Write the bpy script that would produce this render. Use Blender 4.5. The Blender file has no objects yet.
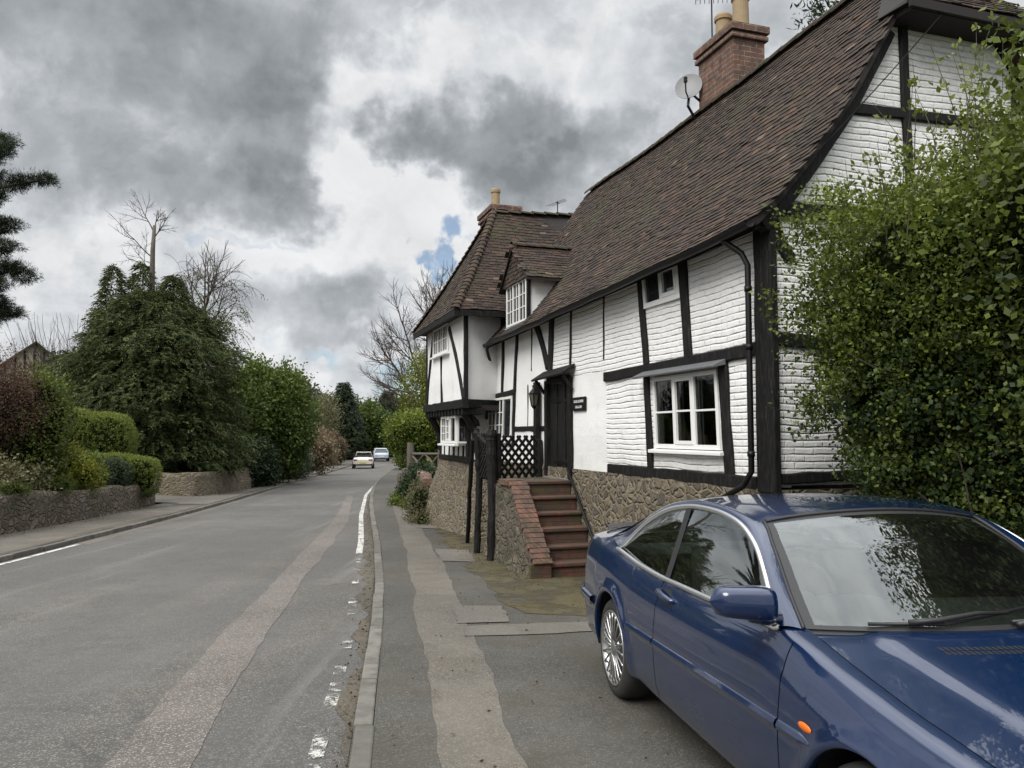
import bpy, math, random
import numpy as np
from mathutils import Vector, Matrix
PI = math.pi
scene = bpy.context.scene
COL = scene.collection
rad = math.radians

# ------------------------------------------------------------------ helpers
class MB:
    """collects verts / faces for ONE mesh object"""
    def __init__(s):
        s.v = []; s.f = []; s.m = []; s.t = []; s.mi = 0; s.tint = 0.5
    def add(s, verts, faces):
        o = len(s.v)
        s.v += [tuple(p) for p in verts]
        for f in faces:
            s.f.append(tuple(i + o for i in f)); s.m.append(s.mi); s.t.append(s.tint)
    def box(s, lo, hi):
        x0, y0, z0 = lo; x1, y1, z1 = hi
        s.add([(x0,y0,z0),(x1,y0,z0),(x1,y1,z0),(x0,y1,z0),(x0,y0,z1),(x1,y0,z1),(x1,y1,z1),(x0,y1,z1)],
              [(0,3,2,1),(4,5,6,7),(0,1,5,4),(1,2,6,5),(2,3,7,6),(3,0,4,7)])
    def hexa(s, b, t):
        """b, t: four points each (bottom, top loops)"""
        s.add(list(b)+list(t), [(3,2,1,0),(4,5,6,7),(0,1,5,4),(1,2,6,5),(2,3,7,6),(3,0,4,7)])
    def quad(s, a, b, c, d): s.add([a,b,c,d], [(0,1,2,3)])
    def tube(s, pts, r, n=8, cap=True, squash=None):
        pts = [Vector(p) for p in pts]
        rs = r if isinstance(r, (list, tuple)) else [r]*len(pts)
        rings = []; prev = None
        for i, p in enumerate(pts):
            d = (pts[min(i+1,len(pts)-1)] - pts[max(i-1,0)])
            d = d.normalized() if d.length > 1e-9 else Vector((0,0,1))
            if prev is None:
                a = Vector((0,0,1)) if abs(d.z) < .9 else Vector((1,0,0))
                u = d.cross(a).normalized()
            else:
                u = prev - d*prev.dot(d)
                u = u.normalized() if u.length > 1e-6 else d.orthogonal().normalized()
            prev = u; w = d.cross(u)
            rings.append([p + (u*math.cos(2*PI*k/n) + w*math.sin(2*PI*k/n))*rs[i] for k in range(n)])
        vs = [q for ring in rings for q in ring]; fs = []
        for i in range(len(pts)-1):
            for k in range(n):
                fs.append((i*n+k, i*n+(k+1)%n, (i+1)*n+(k+1)%n, (i+1)*n+k))
        if cap and n > 2:
            fs.append(tuple(range(n-1,-1,-1))); fs.append(tuple((len(pts)-1)*n+k for k in range(n)))
        s.add(vs, fs)
    def lathe(s, prof, axis_o=(0,0,0), ax='z', n=24, cap=True):
        """prof: list of (r, h) along axis"""
        o = Vector(axis_o); vs = []; fs = []
        for r, h in prof:
            for k in range(n):
                a = 2*PI*k/n; c, sn = r*math.cos(a), r*math.sin(a)
                vs.append(o + Vector((c,sn,h) if ax=='z' else ((h,c,sn) if ax=='x' else (c,h,sn))))
        for i in range(len(prof)-1):
            for k in range(n):
                fs.append((i*n+k, i*n+(k+1)%n, (i+1)*n+(k+1)%n, (i+1)*n+k))
        if cap:
            fs.append(tuple(range(n-1,-1,-1))); fs.append(tuple((len(prof)-1)*n+k for k in range(n)))
        s.add(vs, fs)
    def grid(s, rows, flip=False):
        """rows: list of equally long lists of points"""
        n = len(rows[0]); vs = [p for r in rows for p in r]; fs = []
        for i in range(len(rows)-1):
            for k in range(n-1):
                q = (i*n+k, i*n+k+1, (i+1)*n+k+1, (i+1)*n+k)
                fs.append(q[::-1] if flip else q)
        s.add(vs, fs)
    def build(s, name, mats, parent=None, smooth=False, loc=None, rot=None, bevel=0, fix=True):
        me = bpy.data.meshes.new(name)
        me.from_pydata(s.v, [], s.f)
        if not isinstance(mats, (list, tuple)): mats = [mats]
        for m in mats: me.materials.append(m)
        if len(mats) > 1: me.polygons.foreach_set('material_index', s.m)
        at = me.attributes.new('tint', 'FLOAT', 'FACE'); at.data.foreach_set('value', s.t)
        if fix:
            import bmesh
            bm = bmesh.new(); bm.from_mesh(me)
            bmesh.ops.recalc_face_normals(bm, faces=bm.faces); bm.to_mesh(me); bm.free()
        if smooth: me.polygons.foreach_set('use_smooth', [True]*len(me.polygons))
        me.update()
        o = bpy.data.objects.new(name, me); COL.objects.link(o)
        if parent: o.parent = parent
        if loc: o.location = loc
        if rot: o.rotation_euler = rot
        if bevel:
            b = o.modifiers.new('bev', 'BEVEL'); b.width = bevel; b.segments = 2; b.limit_method = 'ANGLE'; b.angle_limit = rad(40)
        return o

def np_mesh(name, V, F, tint, mats, parent=None, smooth=False, loc=None, midx=None):
    me = bpy.data.meshes.new(name)
    V = np.asarray(V, dtype=np.float32); F = np.asarray(F, dtype=np.int32)
    k = F.shape[1]
    me.vertices.add(len(V)); me.vertices.foreach_set('co', V.ravel())
    me.loops.add(F.size); me.loops.foreach_set('vertex_index', F.ravel())
    me.polygons.add(len(F)); me.polygons.foreach_set('loop_start', np.arange(0, F.size, k, dtype=np.int32))
    me.update(calc_edges=True)
    if not isinstance(mats, (list, tuple)): mats = [mats]
    for m in mats: me.materials.append(m)
    if midx is not None: me.polygons.foreach_set('material_index', np.asarray(midx, dtype=np.int32))
    at = me.attributes.new('tint', 'FLOAT', 'FACE'); at.data.foreach_set('value', np.asarray(tint, dtype=np.float32))
    if smooth: me.polygons.foreach_set('use_smooth', [True]*len(F))
    o = bpy.data.objects.new(name, me); COL.objects.link(o)
    if parent: o.parent = parent
    if loc: o.location = loc
    return o

def tag(o, label=None, cat=None, group=None, kind=None):
    if label: o['label'] = label
    if cat: o['category'] = cat
    if group: o['group'] = group
    if kind: o['kind'] = kind
    return o
def thing(name, label, cat, loc=(0,0,0), rz=0, group=None):
    o = bpy.data.objects.new(name, None); COL.objects.link(o)
    o.empty_display_size = .2
    o.location = loc; o.rotation_euler = (0,0,rz)
    return tag(o, label, cat, group)

# ------------------------------------------------------------------ node helper
class NT:
    def __init__(s, tree): s.t = tree; s.n = tree.nodes; s.l = tree.links
    def new(s, typ, **kw):
        n = s.n.new(typ)
        for k, v in kw.items(): setattr(n, k, v)
        return n
    def put(s, sock, v):
        if hasattr(v, 'is_linked') or isinstance(v, bpy.types.NodeSocket): s.l.new(v, sock)
        else:
            try: sock.default_value = v
            except Exception: sock.default_value = (*v, 1.0)
    def math(s, op, a, b=0.0, c=0.0, clamp=False):
        n = s.new('ShaderNodeMath', operation=op, use_clamp=clamp)
        s.put(n.inputs[0], a); s.put(n.inputs[1], b); s.put(n.inputs[2], c)
        return n.outputs[0]
    def mix(s, fac, a, b, blend='MIX'):
        n = s.new('ShaderNodeMix', data_type='RGBA', blend_type=blend, clamp_factor=True)
        s.put(n.inputs[0], fac); s.put(n.inputs[6], a if not isinstance(a, tuple) or len(a)==4 else (*a,1)); s.put(n.inputs[7], b if not isinstance(b, tuple) or len(b)==4 else (*b,1))
        return n.outputs[2]
    def noise(s, vec, scale, detail=4, rough=.55, dist=0.0, dim='3D'):
        n = s.new('ShaderNodeTexNoise', noise_dimensions=dim)
        if vec is not None: s.l.new(vec, n.inputs['Vector'])
        n.inputs['Scale'].default_value = scale; n.inputs['Detail'].default_value = detail
        n.inputs['Roughness'].default_value = rough; n.inputs['Distortion'].default_value = dist
        return n.outputs['Fac']
    def noisec(s, vec, scale, detail=3):
        n = s.new('ShaderNodeTexNoise'); s.l.new(vec, n.inputs['Vector'])
        n.inputs['Scale'].default_value = scale; n.inputs['Detail'].default_value = detail
        return n.outputs['Color']
    def ramp(s, fac, stops):
        n = s.new('ShaderNodeValToRGB'); cr = n.color_ramp
        while len(cr.elements) > 1: cr.elements.remove(cr.elements[-1])
        for i, (p, c) in enumerate(stops):
            e = cr.elements[0] if i == 0 else cr.elements.new(p)
            e.position = p; c = (c,c,c) if isinstance(c, (int,float)) else c
            e.color = (*c, 1)
        s.put(n.inputs[0], fac)
        return n.outputs[0]
    def sstep(s, x, a, b):
        n = s.new('ShaderNodeMapRange', interpolation_type='SMOOTHSTEP')
        s.put(n.inputs[0], x); n.inputs[1].default_value = a; n.inputs[2].default_value = b
        return n.outputs[0]
    def mapping(s, vec, scale=(1,1,1), rot=(0,0,0), loc=(0,0,0)):
        n = s.new('ShaderNodeMapping'); s.l.new(vec, n.inputs[0])
        n.inputs['Scale'].default_value = scale; n.inputs['Rotation'].default_value = rot; n.inputs['Location'].default_value = loc
        return n.outputs[0]
    def vadd(s, a, b, op='ADD'):
        n = s.new('ShaderNodeVectorMath', operation=op); s.put(n.inputs[0], a); s.put(n.inputs[1], b)
        return n.outputs[0]
    def vscale(s, a, k):
        n = s.new('ShaderNodeVectorMath', operation='SCALE'); s.put(n.inputs[0], a); s.put(n.inputs[3], k)
        return n.outputs[0]
    def comb(s, x, y, z):
        n = s.new('ShaderNodeCombineXYZ'); s.put(n.inputs[0], x); s.put(n.inputs[1], y); s.put(n.inputs[2], z)
        return n.outputs[0]
    def sep(s, v):
        n = s.new('ShaderNodeSeparateXYZ'); s.l.new(v, n.inputs[0]); return n.outputs
    def bump(s, h, strength=.5, dist=.01, normal=None):
        n = s.new('ShaderNodeBump'); s.put(n.inputs['Height'], h)
        n.inputs['Strength'].default_value = strength; n.inputs['Distance'].default_value = dist
        if normal: s.l.new(normal, n.inputs['Normal'])
        return n.outputs[0]
    def attr(s, name='tint'):
        n = s.new('ShaderNodeAttribute', attribute_name=name); return n.outputs['Fac']

def newmat(name):
    m = bpy.data.materials.new(name); m.use_nodes = True
    m.node_tree.nodes.clear()
    k = NT(m.node_tree)
    out = k.new('ShaderNodeOutputMaterial')
    p = k.new('ShaderNodeBsdfPrincipled')
    k.l.new(p.outputs[0], out.inputs[0])
    k.p = p; k.out = out; k.mat = m
    k.obj = k.new('ShaderNodeTexCoord').outputs['Object']
    k.pos = k.new('ShaderNodeNewGeometry').outputs['Position']
    return k
def setp(k, color=None, rough=None, metal=None, normal=None, spec=None, coat=None):
    p = k.p
    if color is not None: k.put(p.inputs['Base Color'], color if not (isinstance(color, tuple) and len(color)==3) else (*color,1))
    if rough is not None: k.put(p.inputs['Roughness'], rough)
    if metal is not None: k.put(p.inputs['Metallic'], metal)
    if normal is not None: k.l.new(normal, p.inputs['Normal'])
    if spec is not None: p.inputs['Specular IOR Level'].default_value = spec
    if coat is not None: p.inputs['Coat Weight'].default_value = coat; p.inputs['Coat Roughness'].default_value = .02
    return k.mat
def plain(name, c, rough=.6, var=.25, scale=8, bump=.2, bdist=.004, metal=0, spec=.5):
    k = newmat(name)
    n = k.noise(k.obj, scale, 5, .6)
    c1 = tuple(x*(1-var) for x in c); c2 = tuple(min(1,x*(1+var)) for x in c)
    n2 = k.noise(k.obj, scale*6, 3)
    return setp(k, k.mix(n, c1, c2), rough, metal, k.bump(n2, bump, bdist) if bump else None, spec)
# ------------------------------------------------------------------ materials
M = {}
def white_brick(name, axis, courses=True):
    k = newmat(name)
    x, y, z = k.sep(k.obj)
    h = y if axis == 'y' else x
    vec = k.comb(h, z, 0.0)
    wob = k.noisec(k.mapping(vec, (1.3,1.3,1)), 1.0, 3)
    vec2 = k.vadd(vec, k.vscale(k.vadd(wob, (.5,.5,.5), 'SUBTRACT'), .085))
    grime = k.noise(k.obj, 1.6, 6, .65)
    streak = k.noise(k.mapping(k.obj, (5,5,.5)), 1.0, 5, .6)
    g = k.math('MULTIPLY', k.sstep(grime, .48, .75), k.sstep(streak, .40, .7))
    fine = k.noise(k.obj, 55, 4, .6)
    low = k.sstep(k.math('ADD', z, k.math('MULTIPLY', k.noise(k.obj, 2.2, 5, .7), .7)), 2.1, 1.45)
    col = k.mix(k.math('MULTIPLY', g, .6), (.80,.80,.79), (.46,.45,.42))
    col = k.mix(k.math('MULTIPLY', low, .35), col, (.50,.50,.44))
    if courses:
        b = k.new('ShaderNodeTexBrick', offset=.5)
        k.l.new(vec2, b.inputs['Vector'])
        b.inputs['Scale'].default_value = 1.0; b.inputs['Brick Width'].default_value = .21
        b.inputs['Row Height'].default_value = .066; b.inputs['Mortar Size'].default_value = .0085
        b.inputs['Mortar Smooth'].default_value = 1.0
        row = k.math('DIVIDE', k.sep(vec2)[1], .066)
        tri = k.math('MULTIPLY', k.math('ABSOLUTE', k.math('SUBTRACT', k.math('FRACT', row), .5)), 2.0)
        groove = k.math('MULTIPLY', k.sstep(tri, .50, 1.0), k.sstep(k.noise(k.obj, 5, 5, .65), .30, .70))
        b.inputs['Color1'].default_value = (.7,.7,.7,1); b.inputs['Color2'].default_value = (1,1,1,1); b.inputs['Mortar'].default_value = (0,0,0,1)
        hgt = k.math('ADD', k.math('SUBTRACT', k.math('MULTIPLY', b.outputs['Color'], .62), groove), k.math('MULTIPLY', k.noise(k.obj, 9, 5, .65), 1.4))
        nb = k.bump(hgt, .8, .015)
        chip = k.math('MULTIPLY', groove, k.sstep(k.noise(k.obj, 7, 4), .50, .70))
        col = k.mix(k.math('MULTIPLY', chip, .22), col, (.35,.33,.30))
    else:
        nb = k.bump(k.math('ADD', k.noise(k.obj, 3, 4), k.math('MULTIPLY', fine, .25)), .55, .03)
    return setp(k, col, .75, normal=k.bump(fine, .25, .004, nb))
M['brick_white_front'] = white_brick('painted brick front', 'y')
M['brick_white_gable'] = white_brick('painted brick gable', 'x')
M['render_white'] = white_brick('lime render', 'y', False)

k = newmat('black timber')
gr = k.noise(k.mapping(k.obj, (14,14,2.2)), 3.0, 6, .7)
M['timber'] = setp(k, k.mix(k.sstep(gr, .46, .74), (.006,.006,.0062), (.034,.031,.028)), k.ramp(gr, [(0,.5),(1,.8)]), normal=k.bump(gr, .9, .012), spec=.22)
M['black_metal'] = plain('black iron', (.006,.006,.0065), .45, .3, 20, .2, .002, spec=.3)
M['frame_white'] = plain('white window paint', (.78,.78,.76), .4, .06, 6, .1, .001)

def brick_mat(name, c1, c2, mortar, bw=.215, rh=.075, moss=.0, axis='xy'):
    k = newmat(name)
    x, y, z = k.sep(k.obj)
    vec = k.comb(k.math('ADD', x, y), z, 0.0)
    vec = k.vadd(vec, k.vscale(k.vadd(k.noisec(k.obj, 3.0), (.5,.5,.5), 'SUBTRACT'), .02))
    b = k.new('ShaderNodeTexBrick', offset=.5); k.l.new(vec, b.inputs['Vector'])
    b.inputs['Scale'].default_value = 1; b.inputs['Brick Width'].default_value = bw; b.inputs['Row Height'].default_value = rh
    b.inputs['Mortar Size'].default_value = .007; b.inputs['Mortar Smooth'].default_value = .4; b.inputs['Bias'].default_value = -.1
    b.inputs['Color1'].default_value = (*c1,1); b.inputs['Color2'].default_value = (*c2,1); b.inputs['Mortar'].default_value = (*mortar,1)
    n = k.noise(k.obj, 9, 5, .65)
    col = k.mix(k.sstep(n, .35, .75), b.outputs['Color'], (.05,.04,.035))
    if moss:
        up = k.sep(k.new('ShaderNodeNewGeometry').outputs['Normal'])[2]
        mm = k.math('MULTIPLY', k.sstep(k.noise(k.obj, 4, 5, .7), .45, .62), moss)
        col = k.mix(mm, col, (.055,.06,.02))
    hgt = k.math('ADD', k.math('SUBTRACT', 1.0, b.outputs['Fac']), k.math('MULTIPLY', n, .7))
    return setp(k, col, .9, normal=k.bump(hgt, .8, .012))
M['brick'] = brick_mat('chimney brick', (.20,.088,.055), (.12,.066,.046), (.27,.24,.20))
M['brick_step'] = brick_mat('step brick', (.135,.052,.034), (.075,.036,.026), (.05,.045,.034), moss=.60)
M['brick_coping'] = brick_mat('coping brick', (.19,.088,.060), (.12,.066,.048), (.09,.08,.065), bw=.075, rh=.5, moss=.25)
M['pot'] = plain('buff clay pot', (.30,.22,.13), .8, .25, 12)
M['mortar'] = plain('mortar flaunching', (.16,.14,.12), .95, .4, 14, .5, .01)

def rubble(name, stone, mortar, scale, mossy=0.0, dark=.5):
    k = newmat(name)
    v0 = k.vadd(k.obj, k.vscale(k.vadd(k.noisec(k.obj, 5.0), (.5,.5,.5), 'SUBTRACT'), .12))
    v0 = k.vadd(v0, k.vscale(k.vadd(k.noisec(k.obj, 1.7, 2), (.5,.5,.5), 'SUBTRACT'), .42))
    vec = k.mapping(v0, (scale, scale, scale*1.35))
    ve = k.new('ShaderNodeTexVoronoi', feature='DISTANCE_TO_EDGE'); k.l.new(vec, ve.inputs['Vector']); ve.inputs['Scale'].default_value = 1
    vc = k.new('ShaderNodeTexVoronoi', feature='F1'); k.l.new(vec, vc.inputs['Vector']); vc.inputs['Scale'].default_value = 1
    e = k.sstep(ve.outputs['Distance'], .02, .16)
    rnd = k.sep(vc.outputs['Color'])[0]
    n = k.noise(k.obj, 22, 5, .65)
    sc = k.mix(rnd, tuple(c*dark for c in stone), tuple(min(1,c*1.4) for c in stone))
    rnd2 = k.sep(vc.outputs['Color'])[1]
    sc = k.mix(k.math('MULTIPLY', k.sstep(rnd2, .55, .9), .4), sc, (.125,.12,.11))
    sc = k.mix(k.math('MULTIPLY', k.sstep(rnd2, .3, .05), .5), sc, (.19,.135,.08))
    sc = k.mix(k.sstep(n, .45, .8), sc, tuple(c*.45 for c in stone))
    col = k.mix(e, mortar, sc)
    if mossy:
        col = k.mix(k.math('MULTIPLY', k.sstep(k.noise(k.obj, 2.2, 6, .7), .45, .62), mossy), col, (.045,.05,.02))
    hgt = k.math('ADD', k.math('MULTIPLY', e, k.math('ADD', .5, k.math('MULTIPLY', rnd, .9))), k.math('MULTIPLY', n, .9))
    return setp(k, col, .92, normal=k.bump(hgt, 1.0, .05))
M['ragstone'] = rubble('ragstone plinth', (.175,.142,.098), (.235,.198,.142), 6.4, .22, .5)
M['ragstone_old'] = rubble('old ragstone', (.16,.135,.10), (.15,.125,.09), 6.5, .6, .45)
M['ragstone_wall'] = rubble('garden wall stone', (.165,.135,.10), (.105,.088,.066), 5.5, .5, .35)

k = newmat('clay roof tile')
t = k.attr()
col = k.ramp(t, [(0,(.016,.011,.009)),(.3,(.031,.020,.014)),(.62,(.050,.030,.020)),(.86,(.076,.043,.028)),(1,(.125,.088,.060))])
big = k.noise(k.obj, .55, 5, .7)
col = k.mix(k.math('MULTIPLY', k.sstep(big, .48, .66), .55), col, (.020,.015,.012))
lich = k.noise(k.obj, 1.1, 6, .7)
col = k.mix(k.math('MULTIPLY', k.sstep(lich, .50, .64), .65), col, (.052,.046,.022))
sp = k.noise(k.obj, 26, 4, .7)
col = k.mix(k.math('MULTIPLY', k.sstep(sp, .60, .72), .4), col, (.15,.12,.085))
M['tile'] = setp(k, col, .92, normal=k.bump(k.noise(k.obj, 40, 4), .6, .006))
k = newmat('mossy ridge tile')
col = k.mix(k.sstep(k.noise(k.obj, 5, 5, .7), .42, .6), (.050,.036,.028), (.048,.044,.020))
M['ridge'] = setp(k, col, .95, normal=k.bump(k.noise(k.obj, 18, 5), .8, .02))
M['lead'] = plain('lead flashing', (.12,.125,.13), .6, .3, 10)
M['soffit'] = plain('dark soffit boards', (.014,.010,.009), .8, .4, 6)

def glass_dark(name, base=(.012,.013,.014)):
    k = newmat(name)
    n = k.noise(k.obj, 3.0, 2)
    wv = k.bump(k.noise(k.obj, 2.2, 2), .12, .03)
    return setp(k, k.mix(n, base, tuple(c*2.6 for c in base)), .04, normal=wv, spec=.6)
M['pane'] = glass_dark('old window glass')
M['curtain'] = plain('net curtain', (.5,.5,.48), .9, .2, 30, .3)

# asphalt -----------------------------------------------------------
def asphalt(name, base, stone, tint_amt=.5, speck=.8, longdir=None, patch=True):
    k = newmat(name)
    pos = k.pos
    big = k.noise(pos, .35, 5, .6)
    mid = k.noise(pos, 2.3, 5, .65)
    ag = k.new('ShaderNodeTexVoronoi', feature='F1'); k.l.new(pos, ag.inputs['Vector']); ag.inputs['Scale'].default_value = 120
    rnd = k.sep(ag.outputs['Color'])[0]
    col = k.mix(k.sstep(big, .35, .65), tuple(c*.74 for c in base), tuple(c*1.20 for c in base))
    col = k.mix(k.math('MULTIPLY', k.sstep(k.noise(pos, 1.1, 7, .72, .6), .50, .66), .45), col, (base[0]*.66, base[1]*.60, base[2]*.50))
    col = k.mix(k.math('MULTIPLY', k.sstep(mid, .45, .75), tint_amt), col, tuple(c*.62 for c in base))
    col = k.mix(k.math('MULTIPLY', k.sstep(rnd, .72, .95), speck), col, stone)
    col = k.mix(k.math('MULTIPLY', k.sstep(k.noise(pos, 130, 2), .55, .75), .5), col, tuple(c*.4 for c in base))
    # hairline cracks
    vc = k.new('ShaderNodeTexVoronoi', feature='DISTANCE_TO_EDGE')
    k.l.new(k.vadd(pos, k.vscale(k.noisec(pos, 1.3, 5), .9)), vc.inputs['Vector']); vc.inputs['Scale'].default_value = .42
    crack = k.math('MULTIPLY', k.math('SUBTRACT', 1.0, k.sstep(vc.outputs['Distance'], .0, .014)), k.sstep(k.noise(pos, .5, 2), .5, .62))
    if patch: col = k.mix(k.math('MULTIPLY', crack, .35), col, (.03,.03,.028))
    nb = k.bump(k.math('ADD', ag.outputs['Distance'], k.math('MULTIPLY', k.noise(pos, 40, 3), .5)), .5, .008)
    return k, col, nb
k, col, nb = asphalt('road asphalt', (.092,.086,.077), (.215,.20,.175), .7, .9)
# tyre-polished bands and drag streaks that follow the lane
sx, sy, sz = k.sep(k.pos)
lane = k.noise(k.mapping(k.pos, (1.1,.06,1), (0,0,rad(-8))), 1.0, 4, .6)
col = k.mix(k.math('MULTIPLY', k.sstep(lane, .42, .62), .40), col, (.075,.074,.075))
lane2 = k.noise(k.mapping(k.pos, (2.6,.10,1), (0,0,rad(-9)), (7,3,0)), 1.0, 3, .6)
col = k.mix(k.math('MULTIPLY', k.sstep(lane2, .58, .70), .35), col, (.18,.175,.165))
M['road'] = setp(k, col, .82, normal=nb)
k, col, nb = asphalt('patch asphalt', (.125,.110,.097), (.27,.25,.225), .5, 1.0, patch=False)
M['road_patch'] = setp(k, col, .9, normal=nb)
k, col, nb = asphalt('pavement asphalt', (.068,.064,.055), (.165,.155,.135), .7, .6)
mo = k.math('MULTIPLY', k.sstep(k.noise(k.pos, .9, 7, .7), .46, .62), .55)
M['pavement'] = setp(k, k.mix(mo, col, (.060,.053,.036)), .88, normal=nb)
k, col, nb = asphalt('trench repair asphalt', (.120,.107,.088), (.22,.20,.17), .8, .7, patch=False)
M['trench'] = setp(k, col, .88, normal=nb)
k, col, nb = asphalt('brown pavement', (.110,.098,.080), (.22,.20,.17), .7, .6)
M['left_pave'] = setp(k, col, .9, normal=nb)
k, col, nb = asphalt('mossy asphalt', (.075,.066,.036), (.15,.13,.08), .6, .5)
a_ = k.sstep(k.math('ADD', k.noise(k.pos, 1.3, 6, .7), k.math('MULTIPLY', k.noise(k.pos, 7, 4, .7), .35)), .48, .74)
tr = k.new('ShaderNodeBsdfTransparent'); mx = k.new('ShaderNodeMixShader')
k.l.new(a_, mx.inputs[0]); k.l.new(tr.outputs[0], mx.inputs[1]); k.l.new(k.p.outputs[0], mx.inputs[2]); k.l.new(mx.outputs[0], k.out.inputs[0])
M['mossy'] = setp(k, k.mix(k.sstep(k.noise(k.pos, 2.5, 6, .7), .42, .62), col, (.085,.068,.024)), .9, normal=nb)
k, col, nb = asphalt('concrete strip', (.135,.125,.106), (.23,.21,.18), .7, .5, patch=False)
M['concrete'] = setp(k, col, .85, normal=nb)
k, col, nb = asphalt('gutter silt', (.095,.082,.062), (.19,.165,.13), .8, .5, patch=False)
cl = k.noise(k.pos, 7, 6, .7)
col = k.mix(k.sstep(cl, .56, .68), col, (.030,.022,.014))
M['silt'] = setp(k, col, .95, normal=k.bump(cl, .9, .03, nb))
k = newmat('kerb stone')
x, y, z = k.sep(k.obj)
n = k.noise(k.obj, 6, 5, .65)
col = k.mix(k.sstep(n, .35, .7), (.17,.16,.14), (.085,.08,.068))
M['kerb'] = setp(k, k.mix(k.math('MULTIPLY', k.attr(), .6), col, (.075,.07,.06)), .85, normal=k.bump(k.noise(k.obj, 50, 4), .5, .006))
def paint_mat(name, wear):
    k = newmat(name)
    n = k.noise(k.pos, 6.5, 5, .62); n2 = k.noise(k.pos, 90, 3, .6)
    a = k.sstep(k.math('ADD', n, k.math('MULTIPLY', n2, .55)), wear+.02, wear+.22)
    tr = k.new('ShaderNodeBsdfTransparent'); mx = k.new('ShaderNodeMixShader')
    k.l.new(a, mx.inputs[0]); k.l.new(tr.outputs[0], mx.inputs[1]); k.l.new(k.p.outputs[0], mx.inputs[2]); k.l.new(mx.outputs[0], k.out.inputs[0])
    return setp(k, k.mix(n2, (.44,.43,.39), (.58,.57,.53)), .7)
M['paint'] = paint_mat('worn white road paint', .74)
M['paint_solid'] = paint_mat('white road paint', .58)
k = newmat('grass earth')
n = k.noise(k.pos, 1.2, 6, .65); n2 = k.noise(k.pos, 30, 4)
M['earth'] = setp(k, k.mix(k.sstep(n, .4, .62), (.045,.036,.022), (.05,.065,.022)), .95, normal=k.bump(n2, .9, .03))
M['grass'] = setp((lambda k: (k, setp(k, k.mix(k.noise(k.pos, 3, 6, .7), (.035,.055,.015), (.10,.13,.035)), .95, normal=k.bump(k.noise(k.pos, 40, 4), .9, .03)))[0])(newmat('grass')))

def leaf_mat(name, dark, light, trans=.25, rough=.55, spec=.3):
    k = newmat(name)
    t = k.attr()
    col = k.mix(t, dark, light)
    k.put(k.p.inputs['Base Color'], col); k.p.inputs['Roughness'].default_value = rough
    k.p.inputs['Specular IOR Level'].default_value = spec
    tl = k.new('ShaderNodeBsdfTranslucent'); k.l.new(k.mix(.5, col, light), tl.inputs[0])
    mx = k.new('ShaderNodeMixShader'); mx.inputs[0].default_value = trans
    k.l.new(k.p.outputs[0], mx.inputs[1]); k.l.new(tl.outputs[0], mx.inputs[2]); k.l.new(mx.outputs[0], k.out.inputs[0])
    return k.mat
M['leaf_bush'] = leaf_mat('bush leaf', (.016,.034,.008), (.175,.215,.034))
M['leaf_ivy'] = leaf_mat('ivy leaf', (.010,.022,.008), (.036,.060,.018), .12, .5)
M['leaf_con'] = leaf_mat('conifer spray', (.016,.031,.012), (.13,.15,.055), .1, .7, .15)
M['leaf_pine'] = leaf_mat('pine needles', (.012,.022,.013), (.055,.070,.036), .08, .7, .15)
M['leaf_broad'] = leaf_mat('broad leaf', (.020,.046,.010), (.145,.19,.038))
M['leaf_hedge'] = leaf_mat('clipped hedge leaf', (.024,.046,.009), (.19,.225,.040))
M['leaf_copper'] = leaf_mat('copper shrub', (.035,.020,.015), (.15,.080,.058), .15)
M['leaf_yellow'] = leaf_mat('yellow green leaf', (.05,.075,.010), (.30,.31,.04))
M['leaf_round'] = leaf_mat('clipped tree leaf', (.035,.06,.010), (.20,.25,.038))
M['leaf_pale'] = leaf_mat('pale shrub leaf', (.08,.08,.035), (.26,.24,.13))
M['leaf_pink'] = leaf_mat('blossom shrub', (.11,.09,.05), (.34,.26,.16))
M['leaf_blue'] = leaf_mat('grey green leaf', (.03,.045,.025), (.10,.13,.07))
M['leaf_far'] = leaf_mat('far evergreen', (.014,.025,.014), (.055,.075,.032), .05)
M['leaf_litter'] = leaf_mat('dead leaf', (.05,.03,.015), (.16,.11,.06))
k = newmat('bark')
n = k.noise(k.mapping(k.obj, (6,6,1.2)), 3, 5, .7)
M['bark'] = setp(k, k.mix(n, (.035,.028,.022), (.12,.10,.085)), .95, normal=k.bump(n, .9, .02))
M['bark_pale'] = plain('pale dead wood', (.10,.085,.072), .9, .35, 6, .5, .01)
M['twig'] = plain('bare twigs', (.075,.060,.050), .95, .3, 3, 0)
M['wood_grey'] = plain('weathered post wood', (.10,.085,.07), .9, .35, 9, .6, .01)
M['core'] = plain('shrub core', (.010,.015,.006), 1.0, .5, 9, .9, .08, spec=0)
# ------------------------------------------------------------------ camera
cam_d = bpy.data.cameras.new('camera'); cam = bpy.data.objects.new('camera', cam_d); COL.objects.link(cam)
cam_d.sensor_fit = 'HORIZONTAL'; cam_d.sensor_width = 36.0; cam_d.lens = 36.0*800/1024
cam_d.clip_start = .05; cam_d.clip_end = 3000
cam.location = (0, 0, 1.71); cam.rotation_euler = (PI/2 + math.atan(50/800), 0, 0)
scene.camera = cam

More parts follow.
